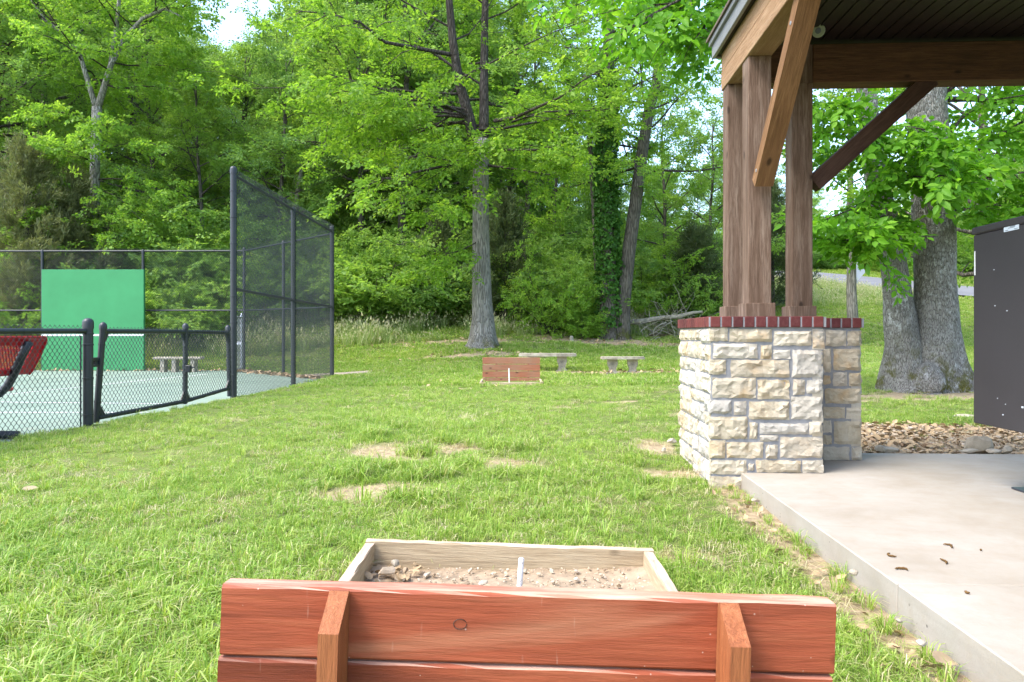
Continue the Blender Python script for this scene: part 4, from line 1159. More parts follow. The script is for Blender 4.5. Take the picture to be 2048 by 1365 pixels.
cedar(1545, 33, 5.5, 1.8, 'cedar_dark', "dark cedar showing between the middle and right posts", 56)

# --- dead snag
def snag():
    D = 33.0; b = on_ground(592, D); root = empty("dead_tree", b, 0, "bleached bare dead tree with broken limbs above the tall fence", "tree")
    L = lambda px, py, d=D: P(px, py, d) - b
    mb = MB()
    mb.tube([Vector((0, 0, -.2)), L(591, 470), L(592, 415), L(597, 370), L(606, 330), L(616, 285), L(619, 262), L(616, 240), L(617, 224)], [.14, .12, .115, .105, .09, .07, .055, .04, .015], 8)
    mb.build("trunk", M['dead_wood'], root, smooth=True)
    for pts, r in [([(603,335),(592,318),(578,315),(560,317)], .05), ([(587,312),(586,305),(588,300)], .03), ([(594,390),(585,385),(578,386)], .03), ([(588,370),(589,358),(590,350)], .025), ([(613,305),(625,285),(634,262)], .02), ([(596,405),(586,398),(582,392)], .03)]:
        m = MB(); m.tube([L(*p) for p in pts], [r*(1-.7*i/(len(pts)-1)) for i in range(len(pts))], 6); m.build("branch", M['dead_wood'], root, smooth=True)
snag()

# --- shrubs told apart
def shrub(px, D, H, var, leaf, label, rz=0.0, sx=1.0, dz=0.0):
    return place_tree("leafy_shrub", label, on_ground(px, D, dz), var, H, rz, M[leaf], M['bark_limb'], "shrub", None, sx, SHR, ("stems", "foliage"))
shrub(1096, 26.2, 3.2, 2, 'leaf_bright', "bright layered bush in front of the pale grey boards, left of the ivy stem", .3, .72)
shrub(1168, 25.6, 1.1, 0, 'leaf_bright', "low lime bush at the foot of the ivy-clad stem", 1.9)
shrub(1095, 27.0, 1.4, 1, 'leaf_mid', "small bush right of the oak's foot", 2.9)
shrub(1330, 30.2, 3.0, 2, 'leaf_bright', "sunlit bush above the brush pile", 4.0, 1.2)
shrub(1400, 28.5, 2.4, 0, 'leaf_mid', "bush above the stone pier's left corner", .8)
shrub(760, 28.2, 2.6, 1, 'leaf_mid', "rounded bush left of the oak at the meadow edge", 1.2, 1.3)
shrub(845, 28.0, 1.9, 1, 'leaf_dark', "blue-green low bush just left of the oak trunk", 2.2, 1.2)
shrub(705, 28.4, 2.3, 0, 'leaf_mid', "bush beside the right end of the tall fence", 5.2, 1.2)
shrub(30, 24.3, 2.3, 2, 'leaf_bright', "pale leafy bush left of the green practice board", 3.3, 1.1)
shrub(400, 25.8, 1.9, 1, 'leaf_mid', "bush behind the court fence above the concrete bench", .1, 1.2)
shrub(455, 27.0, 2.6, 2, 'leaf_mid', "taller bush behind the fence left of the tall post", 2.6, 1.1)
shrub(330, 26.6, 2.6, 2, 'leaf_dark', "dark bush right of the green practice board", 4.6, 1.2)

# ------------------------------------------------------------------ brush pile, log, pale boards
def brush():
    rng = np.random.default_rng(61); mb = MB()
    for i in range(150):
        D = 27 + rng.uniform(-1.0, 1.6); px = rng.uniform(1265, 1420); b = on_ground(px, D, rng.uniform(0, .75))
        a = rng.uniform(0, 6.28); el = rng.normal(.25, .45); d = (math.cos(a)*math.cos(el), math.sin(a)*math.cos(el), math.sin(el))
        L = rng.uniform(.5, 1.8); pts = path_from(rng, b, d, L, 5, .22, -.02); r = rng.uniform(.006, .02)
        mb.tube(pts, [r*(1-.7*k/5) for k in range(6)], 3, False)
    o = mb.build("brush_pile", M['dead_wood']); tag(o, "tangled heap of bare grey twigs under the fallen log", "brush", None, "stuff")
    mb = MB(); D = 26.8; pts = [P(1252, 646, D), P(1285, 643, D), P(1320, 637, D-.1), P(1360, 633, D-.2), P(1385, 626, D-.2), P(1405, 624, D-.2)]
    mb.tube(pts, [.10, .10, .09, .08, .06, .045], 10); o = mb.build("fallen_log", M['dead_wood'], smooth=True); tag(o, "pale fallen log lying across the brush pile behind the stone pier", "log")
    for (a, b_, r) in [((1300,641),(1298,622),.03), ((1340,636),(1352,620),.025)]:
        m = MB(); m.tube([P(*a, D), P(*b_, D-.2)], [r, r*.4], 6); m.build("branch_stub", M['dead_wood'], o)
    r = empty("weathered_boards", on_ground(1124, 27.4), -.15, "pale grey upright boards half hidden behind the bright bush", "boards")
    for k in range(5):
        m = MB(); h = 1.55 + .05*((k*3) % 4); m.box((-.5+k*.2, -.02, -.2), (-.5+k*.2+.185, .02, h), bev=.004); m.build("board", M['grey_board'], r)
    m = MB(); m.box((-.55, -.07, .25), (.9, -.025, .36), bev=.004); m.build("rail", M['bark_limb'], r)
    # small stump by the twin tree
    m = MB(); m.lathe([(.12,-.1),(.09,.03),(.07,.1),(.06,.18),(.02,.21)], (0, 0, 0), 9)
    o = m.build("tree_stump", M['dead_wood'], None, True, on_ground(1143, 24.6)); tag(o, "small pale stump in the grass left of the twin stems", "stump")
brush()

# diamond road sign seen from behind
def road_sign():
    b = on_ground(1715, 41.5, -.1); root = empty("road_sign", b, .25, "bare metal back of a diamond road sign behind the slender tree", "road sign")
    zc = P(1715, 543, 41.5).z - b.z; m = MB(); s = .56
    m.prism([(-s, zc), (0, zc-s), (s, zc), (0, zc+s)], 1, -.006, .006); m.build("sign_plate", M['sign_back'], root)
    m = MB(); m.box((-.03, .012, -.1), (.03, .05, zc+.4)); m.build("post", M['galv'], root)
    for dz in (-.25, .25):
        m = MB(); m.tube([(0, -.018, zc+dz), (0, -.006, zc+dz)], .022, 8); m.build("bolt", M['galv'], root)
road_sign()

# ------------------------------------------------------------------ chain-link fences
def link_mesh(a, b, z0f, z1f, pitch=.062, wire=.0042, off=0.0, sides=3):
    """diamond mesh between ground points a, b (Vectors, xy); z0f/z1f functions of t in 0..1"""
    a = np.array(a[:2]); b = np.array(b[:2]); Lh = np.linalg.norm(b-a); u = (b-a)/Lh; nrm = np.array([-u[1], u[0]])
    hp = pitch/2; K = int(Lh/hp)+1; zmin = min(z0f(0), z0f(1)); zmax = max(z1f(0), z1f(1)); vs = pitch*.56; J = int((zmax-zmin)/vs)+2
    k = np.arange(K)[:, None]; j = np.arange(J)[None, :]
    su = k*hp + np.where((j + k) % 2 == 0, 0.0, hp); sz = zmin + j*vs + 0*k; so = np.where((j + k) % 2 == 0, wire*.6, -wire*.6) + off
    p0 = np.stack([su[:, :-1], so[:, :-1], sz[:, :-1]], -1).reshape(-1, 3); p1 = np.stack([su[:, 1:], so[:, 1:], sz[:, 1:]], -1).reshape(-1, 3)
    t = np.clip((p0[:, 0]+p1[:, 0])/2/Lh, 0, 1); zc = (p0[:, 2]+p1[:, 2])/2
    z0 = z0f(0)*(1-t) + z0f(1)*t; z1 = z1f(0)*(1-t) + z1f(1)*t
    keep = (zc > z0) & (zc < z1) & (np.maximum(p0[:, 0], p1[:, 0]) <= Lh+.01); p0 = p0[keep]; p1 = p1[keep]
    d = p1-p0; d /= np.linalg.norm(d, axis=1, keepdims=True); e1 = np.tile([0, 1.0, 0], (len(d), 1)); e2 = np.cross(d, e1)
    V = []
    for pt in (p0, p1):
        for s in range(sides):
            an = 2*math.pi*s/sides; V.append(pt + (e1*math.cos(an) + e2*math.sin(an))*wire/2)
    V = np.stack(V, 1); n = len(V)
    W = np.empty_like(V); W[..., 0] = a[0] + V[..., 0]*u[0] + V[..., 1]*nrm[0]; W[..., 1] = a[1] + V[..., 0]*u[1] + V[..., 1]*nrm[1]; W[..., 2] = V[..., 2]
    base = np.arange(n)[:, None]*(2*sides)
    f = np.concatenate([base + np.array([[s, (s+1) % sides, sides + (s+1) % sides, sides + s]]) for s in range(sides)])
    return np_mesh("chain_link", W.reshape(-1, 3), [f], False)

def post(root, x, y, z0, z1, r=.05, cap='dome', name="post", mat='black'):
    m = MB(); m.lathe([(r, -.15), (r, z1-z0-.02)], (x, y, z0), 16); o = m.build(name, M[mat], root, autosmooth=True)
    m = MB(); h = z1-z0
    if cap == 'dome': m.lathe([(r*1.12, h-.10), (r*1.12, h-.03), (r*1.02, h-.008), (r*.6, h+.012), (.002, h+.018)], (x, y, z0), 16)
    elif cap == 'acorn': m.lathe([(r*1.15, h-.05), (r*1.18, h-.01), (r*1.05, h+.012), (r*.8, h+.04), (r*.4, h+.062), (.003, h+.068)], (x, y, z0), 14)
    m.build("post_cap", M[mat], o, autosmooth=True)
    return o
def bands(root, x, y, zs, r=.054, h=.022, mat='black'):
    for z in zs:
        m = MB(); m.lathe([(r, z), (r+.004, z+.003), (r+.004, z+h-.003), (r, z+h)], (x, y, 0), 14); m.build("tension_band", M[mat], root, autosmooth=True)
def rail(root, a, b, r=.026, name="top_rail", mat='black', sides=10):
    m = MB(); m.tube([a, b], r, sides); return m.build(name, M[mat], root, autosmooth=True)
def ties(root, a, b, n, r=.030):
    a = Vector(a); b = Vector(b); d = (b-a).normalized()
    for i in range(n):
        p = a.lerp(b, (i+.5)/n); m = MB(); m.tube([p-d*.004, p+d*.004], r, 8); m.build("wire_tie", M['black'], root)

GP = Vector((-4.66, 7.98, 0.0))     # gate post
TP = [Vector((-4.45, 11.6, -.02)), Vector((-4.40, 14.6, -.06)), Vector((-4.34, 17.5, -.09))]
# low fence
def low_fence():
    r = empty("low_fence", GP, 0, "waist-high black chain-link fence running left from the hinge post", "fence"); inv = -GP
    A = Vector((-4.98, 4.6, 0)); B = GP
    post(r, 0, 0, -.05, 1.155, .052, 'dome')
    bands(r, 0, 0, [.10, .50, .87, .99], .053)
    post(r, A.x-GP.x, A.y-GP.y, -.05, 1.08, .04, 'acorn')
    rail(r, (A.x-GP.x, A.y-GP.y, 1.01), (0, 0, 1.03), .028)
    ties(r, (A.x-GP.x, A.y-GP.y, 1.01), (0, 0, 1.03), 9, .0305)
    o = link("chain_link", link_mesh(A-GP, Vector((0, -.06, 0)), lambda t: -.05, lambda t: 1.075, .068, .0060, .034), M['mesh_wire'], r); o["kind"] = "stuff"
    m = MB(); m.tube([(-.04, -.07, -.02), (-.04, -.07, .98)], .008, 6); m.build("tension_bar", M['black'], r)
low_fence()
def gate():
    hp = Vector((-4.67, 8.2, 0)); r = empty("fence_gate", hp, 0, "black chain-link gate with three uprights between the low post and tall post", "gate")
    def W(px, py, D): return P(px, py, D) - hp
    S = [(W(206, 655, 8.2), W(192, 846, 8.2)), (W(371, 655, 10.05), W(370, 808, 10.05)), (W(456, 658, 11.3), W(459, 793, 11.3))]
    RB = [W(196, 836, 8.2), W(370, 803, 10.05), W(459, 777, 11.3)]; RT = [W(204, 663, 8.2), W(371, 664, 10.05), W(457, 666, 11.3)]
    for (t, b) in S:
        m = MB(); m.tube([b, t], .034, 12); s = m.build("upright", M['black'], r, autosmooth=True)
        d = (t-b).normalized(); m = MB(); m.tube([t - d*.03, t + d*.015, t + d*.035, t + d*.052, t + d*.06], [.041, .042, .036, .02, .004], 12); m.build("post_cap", M['black'], s, autosmooth=True)
        for k in (.22, .5, .82):
            q = b.lerp(t, k); m = MB(); m.tube([q - d*.01, q + d*.01], .039, 10); m.build("tension_band", M['black'], s)
    for i in range(2):
        for nm, RR in (("top_rail", RT), ("bottom_rail", RB)):
            rail(r, RR[i], RR[i+1], .028, nm); ties(r, RR[i], RR[i+1], 4, .031)
    # corner gussets
    for i, j in ((0, 1), (1, 0), (1, 2), (2, 1)):
        for RR, sg in ((RT, -1), (RB, 1)):
            u = (RR[j]-RR[i]).normalized(); n = Vector((-u.y, u.x, 0)).normalized()*.008; p = RR[i]; up = Vector((0, 0, sg))
            q = [p, p + u*.14, p + u*.05 + up*.12, p + up*.17]
            m = MB(); m.v = [tuple(a - n) for a in q] + [tuple(a + n) for a in q]; m.f = [(0,1,2,3), (7,6,5,4), (0,4,5,1), (1,5,6,2), (2,6,7,3), (3,7,4,0)]
            m.build("gusset", M['black'], r)
    for i in range(2):
        a, b = RB[i], RB[i+1]; ta, tb = RT[i], RT[i+1]
        me = link_mesh(a, b, lambda t, a=a, b=b: (a.z if t == 0 else b.z), lambda t, ta=ta, tb=tb: (ta.z if t == 0 else tb.z) + .04, .068, .0060, -.03)
        o = link("chain_link", me, M['mesh_wire'], r); o["kind"] = "stuff"
    m = MB(); m.box((-.015, -.16, .70), (.03, .0, .735), bev=.004).box((-.015, -.16, .63), (.03, .0, .655), bev=.004).box((-.01, -.10, .655), (.02, -.04, .70)); m.build("hinge", M['black'], r)
    q = W(376, 738, 10.0); m = MB(); m.box((q.x-.02, q.y-.05, q.z-.05), (q.x+.05, q.y+.02, q.z+.05), bev=.008); lt = m.build("latch", M['black'], r)
    m = MB(); m.tube([(q.x+.05, q.y-.02, q.z+.02), (q.x+.10, q.y-.03, q.z+.02)], .01, 8); m.build("latch_arm", M['black'], lt)
gate()
def tall_fence():
    r = empty("tall_fence", TP[0], 0, "tall black chain-link panel with three posts at the court's right side", "fence"); o0 = TP[0]; H = 3.62
    for i, p in enumerate(TP):
        q = p - o0; top = H + q.z + (.06 if i != 1 else -.03)
        post(r, q.x, q.y, q.z-.05, top, (.05, .048, .05)[i], 'dome')
        if i != 1: bands(r, q.x, q.y, [q.z + z for z in np.arange(.35, 3.6, .42)], .052)
        else: bands(r, q.x, q.y, [q.z + z for z in np.arange(.5, 3.3, .5)], .0495, .008)
    for z, nm in ((H-.06, "top_rail"), (1.74, "middle_rail")):
        for i in range(2):
            a = TP[i]-o0; b = TP[i+1]-o0; rail(r, (a.x, a.y, a.z+z), (b.x, b.y, b.z+z), .027, nm)
    for i in range(2):
        a = TP[i]-o0; b = TP[i+1]-o0
        o = link("chain_link", link_mesh(a, b, lambda t: -.1, lambda t: H+.0, .066, .0064, -.05), M['mesh_wire'], r); o["kind"] = "stuff"
tall_fence()
def back_fence():
    C0 = Vector((-7.97, 21.6, CZ)); H = 3.60
    r = empty("back_fence", C0, 0, "high black chain-link fence along the court's far end behind the green board", "fence")
    pts = [C0] + [Vector((C0.x - 3.02*k, C0.y + .03*k, CZ)) for k in range(1, 5)]
    for i, p in enumerate(pts):
        q = p - C0; post(r, q.x, q.y, -.05, H + (.05 if i == 0 else -.02), .042, 'dome')
        if i:
            a = pts[i-1]-C0
            for z, nm in ((H-.05, "top_rail"), (1.78, "middle_rail")): rail(r, (a.x, a.y, z), (q.x, q.y, z), .024, nm)
            o = link("chain_link", link_mesh(q, a, lambda t: -.02, lambda t: H+.04, .07, .0052, .04), M['mesh_wire'], r); o["kind"] = "stuff"
    r2 = empty("corner_fence", C0, 0, "black chain-link fence cutting the court's far corner, seen through the tall panel", "fence")
    E = TP[2]; mid = C0.lerp(E, .5)
    q = mid-C0; post(r2, q.x, q.y, -.05, H-.02, .042, 'dome')
    e = E - C0; e = e*.985
    for z, nm in ((H-.05, "top_rail"), (1.78, "middle_rail")): rail(r2, (.05, -.06, z), (e.x, e.y, z-.05), .024, nm)
    o = link("chain_link", link_mesh(Vector((.05, -.06, 0)), e, lambda t: -.02, lambda t: H+.03, .07, .0052, .03), M['mesh_wire'], r2); o["kind"] = "stuff"
    # open galvanised gate leaf standing edge-on in the corner
    g0 = P(483, 742, 21.2); g0.z = CZ; g = empty("metal_gate", g0, 0, "pale galvanised open gate leaf standing edge-on in the court corner", "gate")
    a = Vector((0, 0, 0)); b = Vector((.17, -1.05, 0))
    for p in (a, b): post(g, p.x, p.y, .0, 1.62, .030, 'acorn', "upright", 'galv')
    for z in (.08, .85, 1.56): rail(g, (a.x, a.y, z), (b.x, b.y, z), .022, "rail", 'galv')
    o = link("chain_link", link_mesh(a, b, lambda t: .08, lambda t: 1.58, .055, .0048, .0), M['galv'], g); o["kind"] = "stuff"
    m = MB(); m.box((.20, -1.10, .78), (.42, -1.06, .86), bev=.006); m.build("latch", M['galv'], g)
back_fence()

# practice wall
def practice_board():
    b = P(187, 740, 21.35); b.z = CZ; r = empty("practice_wall", b, 0, "large plain green practice board with a white net line at the court's end", "practice board")
    hw = 1.50; H = 2.97; k = 1; pw = 2*hw/k
    for i in range(k):
        m = MB(); m.box((-hw + i*pw + .002, -.05, .01), (-hw + (i+1)*pw - .002, .05, H), bev=.004); m.build("panel", M['green_board'], r)
    m = MB(); m.box((-hw, -.056, 1.02), (hw, -.053, 1.075)); m.build("net_line", M['white_paint'], r)
    for x in (-1.2, 0, 1.2):
        m = MB(); m.box((x-.045, .055, 0), (x+.045, .145, H-.1)); m.build("brace_post", M['black'], r)
practice_board()

# concrete benches
def scroll_leg(w0, h, depth):
    prof = [(-.5,0),(.5,0),(.5,.10),(.40,.14),(.34,.24),(.34,.36),(.42,.50),(.50,.64),(.52,.76),(.46,.86),(.50,.90),(.50,1.0),(-.50,1.0),(-.50,.90),(-.46,.86),(-.52,.76),(-.50,.64),(-.42,.50),(-.34,.36),(-.34,.24),(-.40,.14),(-.5,.10)]
    m = MB(); m.prism([(x*w0, z*h) for x, z in prof], 1, -depth/2, depth/2); return m
def stone_bench(px, D, Ls, rz, legs, label, H=.43, slab=.06, curve=0.0):
    b = on_ground(px, D, -.01); r = empty("stone_bench", b, rz, label, "bench")
    n = 12; top = []; 
    for i in range(n+1):
        x = -Ls/2 + Ls*i/n; e = .03*(1 if 0 < i < n else 0); top.append((x, curve*(x/(Ls/2))**2 - .17 - e))
    for i in range(n, -1, -1):
        x = -Ls/2 + Ls*i/n; e = .03*(1 if 0 < i < n else 0); top.append((x, curve*(x/(Ls/2))**2 + .17 + e))
    m = MB(); m.prism(top, 2, H-slab, H-.015); m.prism([(x*.985, y*.96 + curve*.02) for x, y in top], 2, H-.0149, H); m.build("seat", M['bench_stone'], r)
    for lx in legs:
        o = scroll_leg(.24, H-slab-.002, .11).build("leg", M['bench_stone'], r); o.location = (lx, curve*(lx/(Ls/2))**2, 0)
        m = MB(); m.box((-.15, -.09, -.03), (.15, .09, .02), bev=.008); o2 = m.build("foot", M['bench_stone'], o)
stone_bench(1095, 18.0, 1.42, 0.0, [-.38, .36], "longer curved concrete bench right behind the faded red boards", .44, .075, .06)
stone_bench(1245, 17.4, 1.02, .0, [-.24, .24], "shorter concrete bench with scroll legs left of the stone pier", .40, .06, .02)
def court_bench():
    b = P(358, 745, 20.6); b.z = CZ; r = empty("court_bench", b, .05, "grey concrete bench on the court seen through the gate", "bench")
    m = MB(); m.box((-.66, -.17, .36), (.66, .17, .43), bev=.015); m.build("seat", M['bench_stone'], r)
    for x in (-.42, -.1, .42):
        m = MB(); m.box((x-.055, -.13, 0), (x+.055, .13, .36)); m.build("leg", M['bench_stone'], r)
court_bench()

# red mesh bench
def red_bench():
    x0, y1, y0 = -5.11, 7.75, 5.6
    r = empty("red_bench", (x0, (y0+y1)/2, CZ), 0, "red perforated metal bench on black tube legs behind the low fence", "bench")
    Lh = (y1-y0)/2
    def back(s, zt):  # profile point along the leaning back: s 0..1
        return -.06 + .18*s, .66 + .38*s
    # backrest: perforated lattice with solid rounded frame
    bx0, bz0 = back(0, 0); bx1, bz1 = back(1, 0); ang = math.atan2(bx1-bx0, bz1-bz0)
    bk = empty
    m = MB(); n = 46; Wd = math.hypot(bx1-bx0, bz1-bz0)
    ux, uz = (bx1-bx0)/Wd, (bz1-bz0)/Wd
    def pt(y, s): return Vector((bx0 + ux*s, y, bz0 + uz*s))
    nrm = Vector((uz, 0, -ux))
    for k in range(n):                                            # diamond-pierced sheet drawn as crossed flat strips
        for sg in (1, -1):
            ya = -Lh + .1 + (2*Lh-.2)*k/n; sl = .22*sg
            yb = ya + sl
            s0, s1 = .07, Wd-.07
            if yb > Lh-.1 or yb < -Lh+.1: 
                f = ((Lh-.1 if yb > 0 else -Lh+.1) - ya)/(sl); s1 = s0 + (s1-s0)*f; yb = ya + sl*f
            a, b2 = pt(ya, s0), pt(yb, s1); w = Vector((0, .0080, 0))
            i0 = len(m.v); m.v += [tuple(q) for q in (a-w-nrm*.002*sg, a+w-nrm*.002*sg, b2+w-nrm*.002*sg, b2-w-nrm*.002*sg, a-w+nrm*.003, a+w+nrm*.003, b2+w+nrm*.003, b2-w+nrm*.003)]
            m.f += [tuple(i0+q for q in f) for f in ((3,2,1,0),(4,5,6,7),(0,1,5,4),(1,2,6,5),(2,3,7,6),(3,0,4,7))]
    o = m.build("backrest", M['red_plastic'], r)
    # solid border with rolled ends
    def strip(y0_, y1_, s0, s1):
        mm = MB(); c = [pt(y0_, s0), pt(y1_, s0), pt(y1_, s1), pt(y0_, s1)]; e = nrm*.012
        mm.v = [tuple(q-e) for q in c] + [tuple(q+e) for q in c]; mm.f = [(0,1,2,3),(7,6,5,4),(0,4,5,1),(1,5,6,2),(2,6,7,3),(3,7,4,0)]; return mm
    for a, b2, s0, s1 in ((-Lh, Lh, Wd-.075, Wd), (-Lh, Lh, 0, .075), (Lh-.14, Lh-.001, .0751, Wd-.0751), (-Lh+.001, -Lh+.14, .0751, Wd-.0751)):
        strip(a, b2, s0, s1).build("border", M['red_plastic'], o)
    mm = MB(); mm.tube([pt(Lh+.005, .0)+nrm*.0, pt(Lh+.03, .03), pt(Lh+.045, Wd*.5), pt(Lh+.03, Wd-.03), pt(Lh+.005, Wd)], .024, 8); mm.build("rolled_end", M['red_plastic'], o, smooth=True)
    mm = MB(); mm.tube([pt(-Lh, Wd), pt(Lh, Wd)], .022, 8); mm.build("rolled_edge", M['red_plastic'], o, smooth=True)
    m = MB(); m.box((-.72, -Lh, .475), (-.20, Lh, .52), bev=.015); s = m.build("seat", M['red_plastic'], r)
    m = MB(); m.tube([(-.72, -Lh, .49), (-.72, Lh, .49)], .03, 8); m.build("rolled_edge", M['red_plastic'], s, smooth=True)
    for y in (Lh-.28, -Lh+.28):
        m = MB(); m.tube([(.14, y, 1.0), (.06, y, .84), (-.02, y, .66), (-.08, y, .55), (-.16, y, .47), (-.28, y, .43), (-.75, y, .43)], .042, 12); f = m.build("frame_tube", M['black'], r, smooth=True)
        m = MB(); m.tube([(-.40, y, .43), (-.40, y, .04)], .035, 10); m.build("leg", M['black'], f, smooth=True)
        m = MB(); m.tube([(.03, y, .045), (-.75, y, .045)], .042, 12); m.build("foot_tube", M['black'], f, smooth=True)
red_bench()

# ------------------------------------------------------------------ horseshoe pits
def wobble_board(lo, hi, axis, seed, nseg=10, amp=.003, bev=.004):
    """plank with slightly uneven worn edges"""
    rng = np.random.default_rng(seed); m = MB(); lo = list(lo); hi = list(hi)
    oth = [i for i in range(3) if i != axis]; ring = []
    for i in range(nseg+1):
        t = i/nseg; x = lo[axis]*(1-t) + hi[axis]*t; j = lambda: rng.normal(0, amp)
        a0, a1 = lo[oth[0]], hi[oth[0]]; b0, b1 = lo[oth[1]], hi[oth[1]]
        c = [(a0+bev, b0), (a1-bev, b0), (a1, b0+bev), (a1, b1-bev+j()*.6), (a1-bev, b1+j()*.5), (a0+bev, b1+j()*.5), (a0, b1-bev+j()*.6), (a0, b0+bev)]
        n0 = len(m.v)
        for (p, q) in c:
            v = [0, 0, 0]; v[axis] = x; v[oth[0]] = p; v[oth[1]] = q; m.v.append(tuple(v))
        ring.append(n0)
    for i in range(nseg):
        for k in range(8):
            k2 = (k+1) % 8; f = (ring[i]+k, ring[i]+k2, ring[i+1]+k2, ring[i+1]+k); m.f.append(f if axis != 1 else f[::-1])
    m.f.append(tuple(ring[0]+k for k in range(8))[::-1]); m.f.append(tuple(ring[-1]+k for k in range(8)))
    return m
def near_pit():
    r = empty("horseshoe_pit", (0, 2.3, 0), 0, "weathered plank horseshoe frame with red stained backboard in the foreground", "horseshoe pit")
    O = Vector((0, 2.3, 0)); T = math.radians(1.8)
    bb = empty("backboard", (0.034, 1.44-2.3, .482)); bb.parent = r; bb.rotation_euler = (0, T, 0)
    z = 0.0
    for k in range(4):
        x0, x1 = (-.61, .61) if k != 1 else (-.613, .607)
        m = wobble_board((x0, 0, -.140 - k*.1445), (x1, .052, -k*.1445), 0, 70+k, 16, .0025, .005); m.build("board", M['red_board'], bb)
    for x in (-.374-.019, .374+.0):
        m = MB(); xs = (x, x+.038) 
        prof = [(-.003, -.62), (-.003, -.002), (-.012, .0), (-.092, -.052), (-.092, -.62)]
        m.prism(prof, 0, xs[0], xs[1]); o = m.build("support_post", M['red_post'], bb)
    # knot on the upper board
    m = MB(); cx, cz = P(922, 1222, 1.44).x - .034, -.062; 
    pts = [(cx + .0125*math.cos(a)*1.05, -.0012, cz + .010*math.sin(a)) for a in np.linspace(.4, 6.4, 18)]
    m.tube(pts, .0007, 4, False); m.build("knot_ring", M['bark_limb'], bb)
    fr = empty("frame", (0, 0, .0)); fr.parent = r; fr.rotation_euler = (0, math.radians(1.9), 0)
    wobble_board((-.625, .78, -.06), (.60, .822, .100), 0, 81, 20, .004, .004).build("plank", M['pit_plank'], fr)
    wobble_board((-.625, -.80, -.06), (-.585, .776, .096), 1, 82, 20, .004, .004).build("plank", M['pit_plank_y'], fr)
    wobble_board((.555, -.80, -.06), (.597, .776, .096), 1, 83, 20, .004, .004).build("plank", M['pit_plank_y'], fr)
    xs = np.linspace(-.59, .565, 40); ys = np.linspace(-.72, .785, 44); X, Y = np.meshgrid(xs, ys)
    Z = -.004 + .022*(noise2(X, Y+2.3, 6.)-.3)*.8 + .010*(noise2(X, Y, 22., 2.)-.5) + .02*np.clip((np.abs(X)-.42)/.16, 0, 1)
    idx = np.arange(X.size).reshape(X.shape); q = np.stack([idx[:-1, :-1], idx[:-1, 1:], idx[1:, 1:], idx[1:, :-1]], -1).reshape(-1, 4)
    link("soil_fill", np_mesh("soil_fill", np.stack([X, Y, Z], -1).reshape(-1, 3), [q], True), M['pit_soil'], r)
    # stake: top at px 1043
    m = MB(); b = P(1038, 1190, 2.55) - O; t = P(1043, 1116, 2.55) - O; d = (t-b).normalized()
    m.tube([b - d*.15, t - d*.004, t], [.0098, .0098, .007], 12); m.build("stake", M['stake'], r, smooth=True)
M['pit_soil'] = mat_plain('sandy_pit_soil', (.33,.255,.175), .95, .1, .35, 14, .8, 60)
def mk_stake():
    t = NT('chipped_white_stake'); v = t.coord(); n = t.noise(v, 60, 5, 0.75)
    t.color(t.mix(t.ramp(n, [(.60, 0.0), (.64, 1.0)]), (.66,.66,.68), (.16,.12,.09))); t.rough(.6, .3); return t.m
M['stake'] = mk_stake()
near_pit()
def far_pit():
    D = 15.4; b = Vector((0, D, gz(0, D))); r = empty("horseshoe_pit", b, 0, "distant horseshoe pit with faded red plank backboard in front of the concrete bench", "horseshoe pit")
    x0 = (965-1024)*D/F; x1 = (1080-1024)*D/F
    hs = [(.36, .50), (.215, .352), (.075, .208), (-.06, .068)]
    for k, (a, c) in enumerate(hs):
        wobble_board((x0, 0, a), (x1, .04, c-.003), 0, 90+k, 10, .003, .003).build("board", M['far_board'], r)
    for x in (-.35, .33):
        m = MB(); m.box((x, .042, -.1), (x+.04, .13, .48)); m.build("support_post", M['red_post'], r)
    wobble_board((x0-.02, -1.0, -.06), (x0+.02, -.005, .045), 1, 95).build("plank", M['pit_plank_y'], r)
    wobble_board((x1-.02, -1.0, -.06), (x1+.02, -.005, .045), 1, 96).build("plank", M['pit_plank_y'], r)
    wobble_board((x0-.02, -1.045, -.06), (x1+.02, -1.004, .035), 0, 97).build("plank", M['pit_plank'], r)
    m = MB(); xs = (1018-1024)*14.7/F; m.tube([(xs+.006, -.7, -.05), (xs, -.7, P(1018, 737, 14.7).z - b.z)], .0125, 8); m.build("stake", M['white_paint'], r)
far_pit()

# ------------------------------------------------------------------ gravel
def rock_mesh(seed, sub=2, sq=(1, .8, .6), amp=.25):
    import bmesh
    bm = bmesh.new(); bmesh.ops.create_icosphere(bm, subdivisions=sub, radius=1.0)
    rng = np.random.default_rng(seed); off = rng.uniform(0, 50, 3)
    planes = [(Vector(rng.normal(0, 1, 3)).normalized(), rng.uniform(.42, .78)) for _ in range(10)]
    for v in bm.verts:
        for n, d in planes:
            k = v.co.dot(n)
            if k > d: v.co -= n*(k-d)*.92
        nn = float(vnoise(np.array(v.co)*1.7 + off))-.5; v.co *= 1 + amp*nn
        v.co.x *= sq[0]; v.co.y *= sq[1]; v.co.z *= sq[2]
    me = bpy.data.meshes.new("rock"); bm.to_mesh(me); bm.free(); return me
def mat_rock(name, a, b, c):
    t = NT(name); oi = objrand(t); v = t.worldpos(); n = t.noise(v, 22, 6, .7)
    col = t.ramp(oi, [(0, a), (.5, b), (1, c)]); col = t.mix(t.ramp(n, [(.4, 0.0), (.75, .6)]), col, tuple(x*.5 for x in b))
    t.color(col); t.rough(.9, .15); t.bump(n, .5, .01); return t.m
M['gravel'] = mat_rock('mixed_gravel', (.22,.14,.08), (.38,.29,.19), (.52,.46,.38))
M['rock'] = mat_rock('grey_tan_rock', (.30,.25,.18), (.36,.31,.235), (.43,.38,.30))
M['pale_rock'] = mat_rock('pale_limestone_rock', (.38,.32,.24), (.43,.37,.285), (.47,.42,.345))
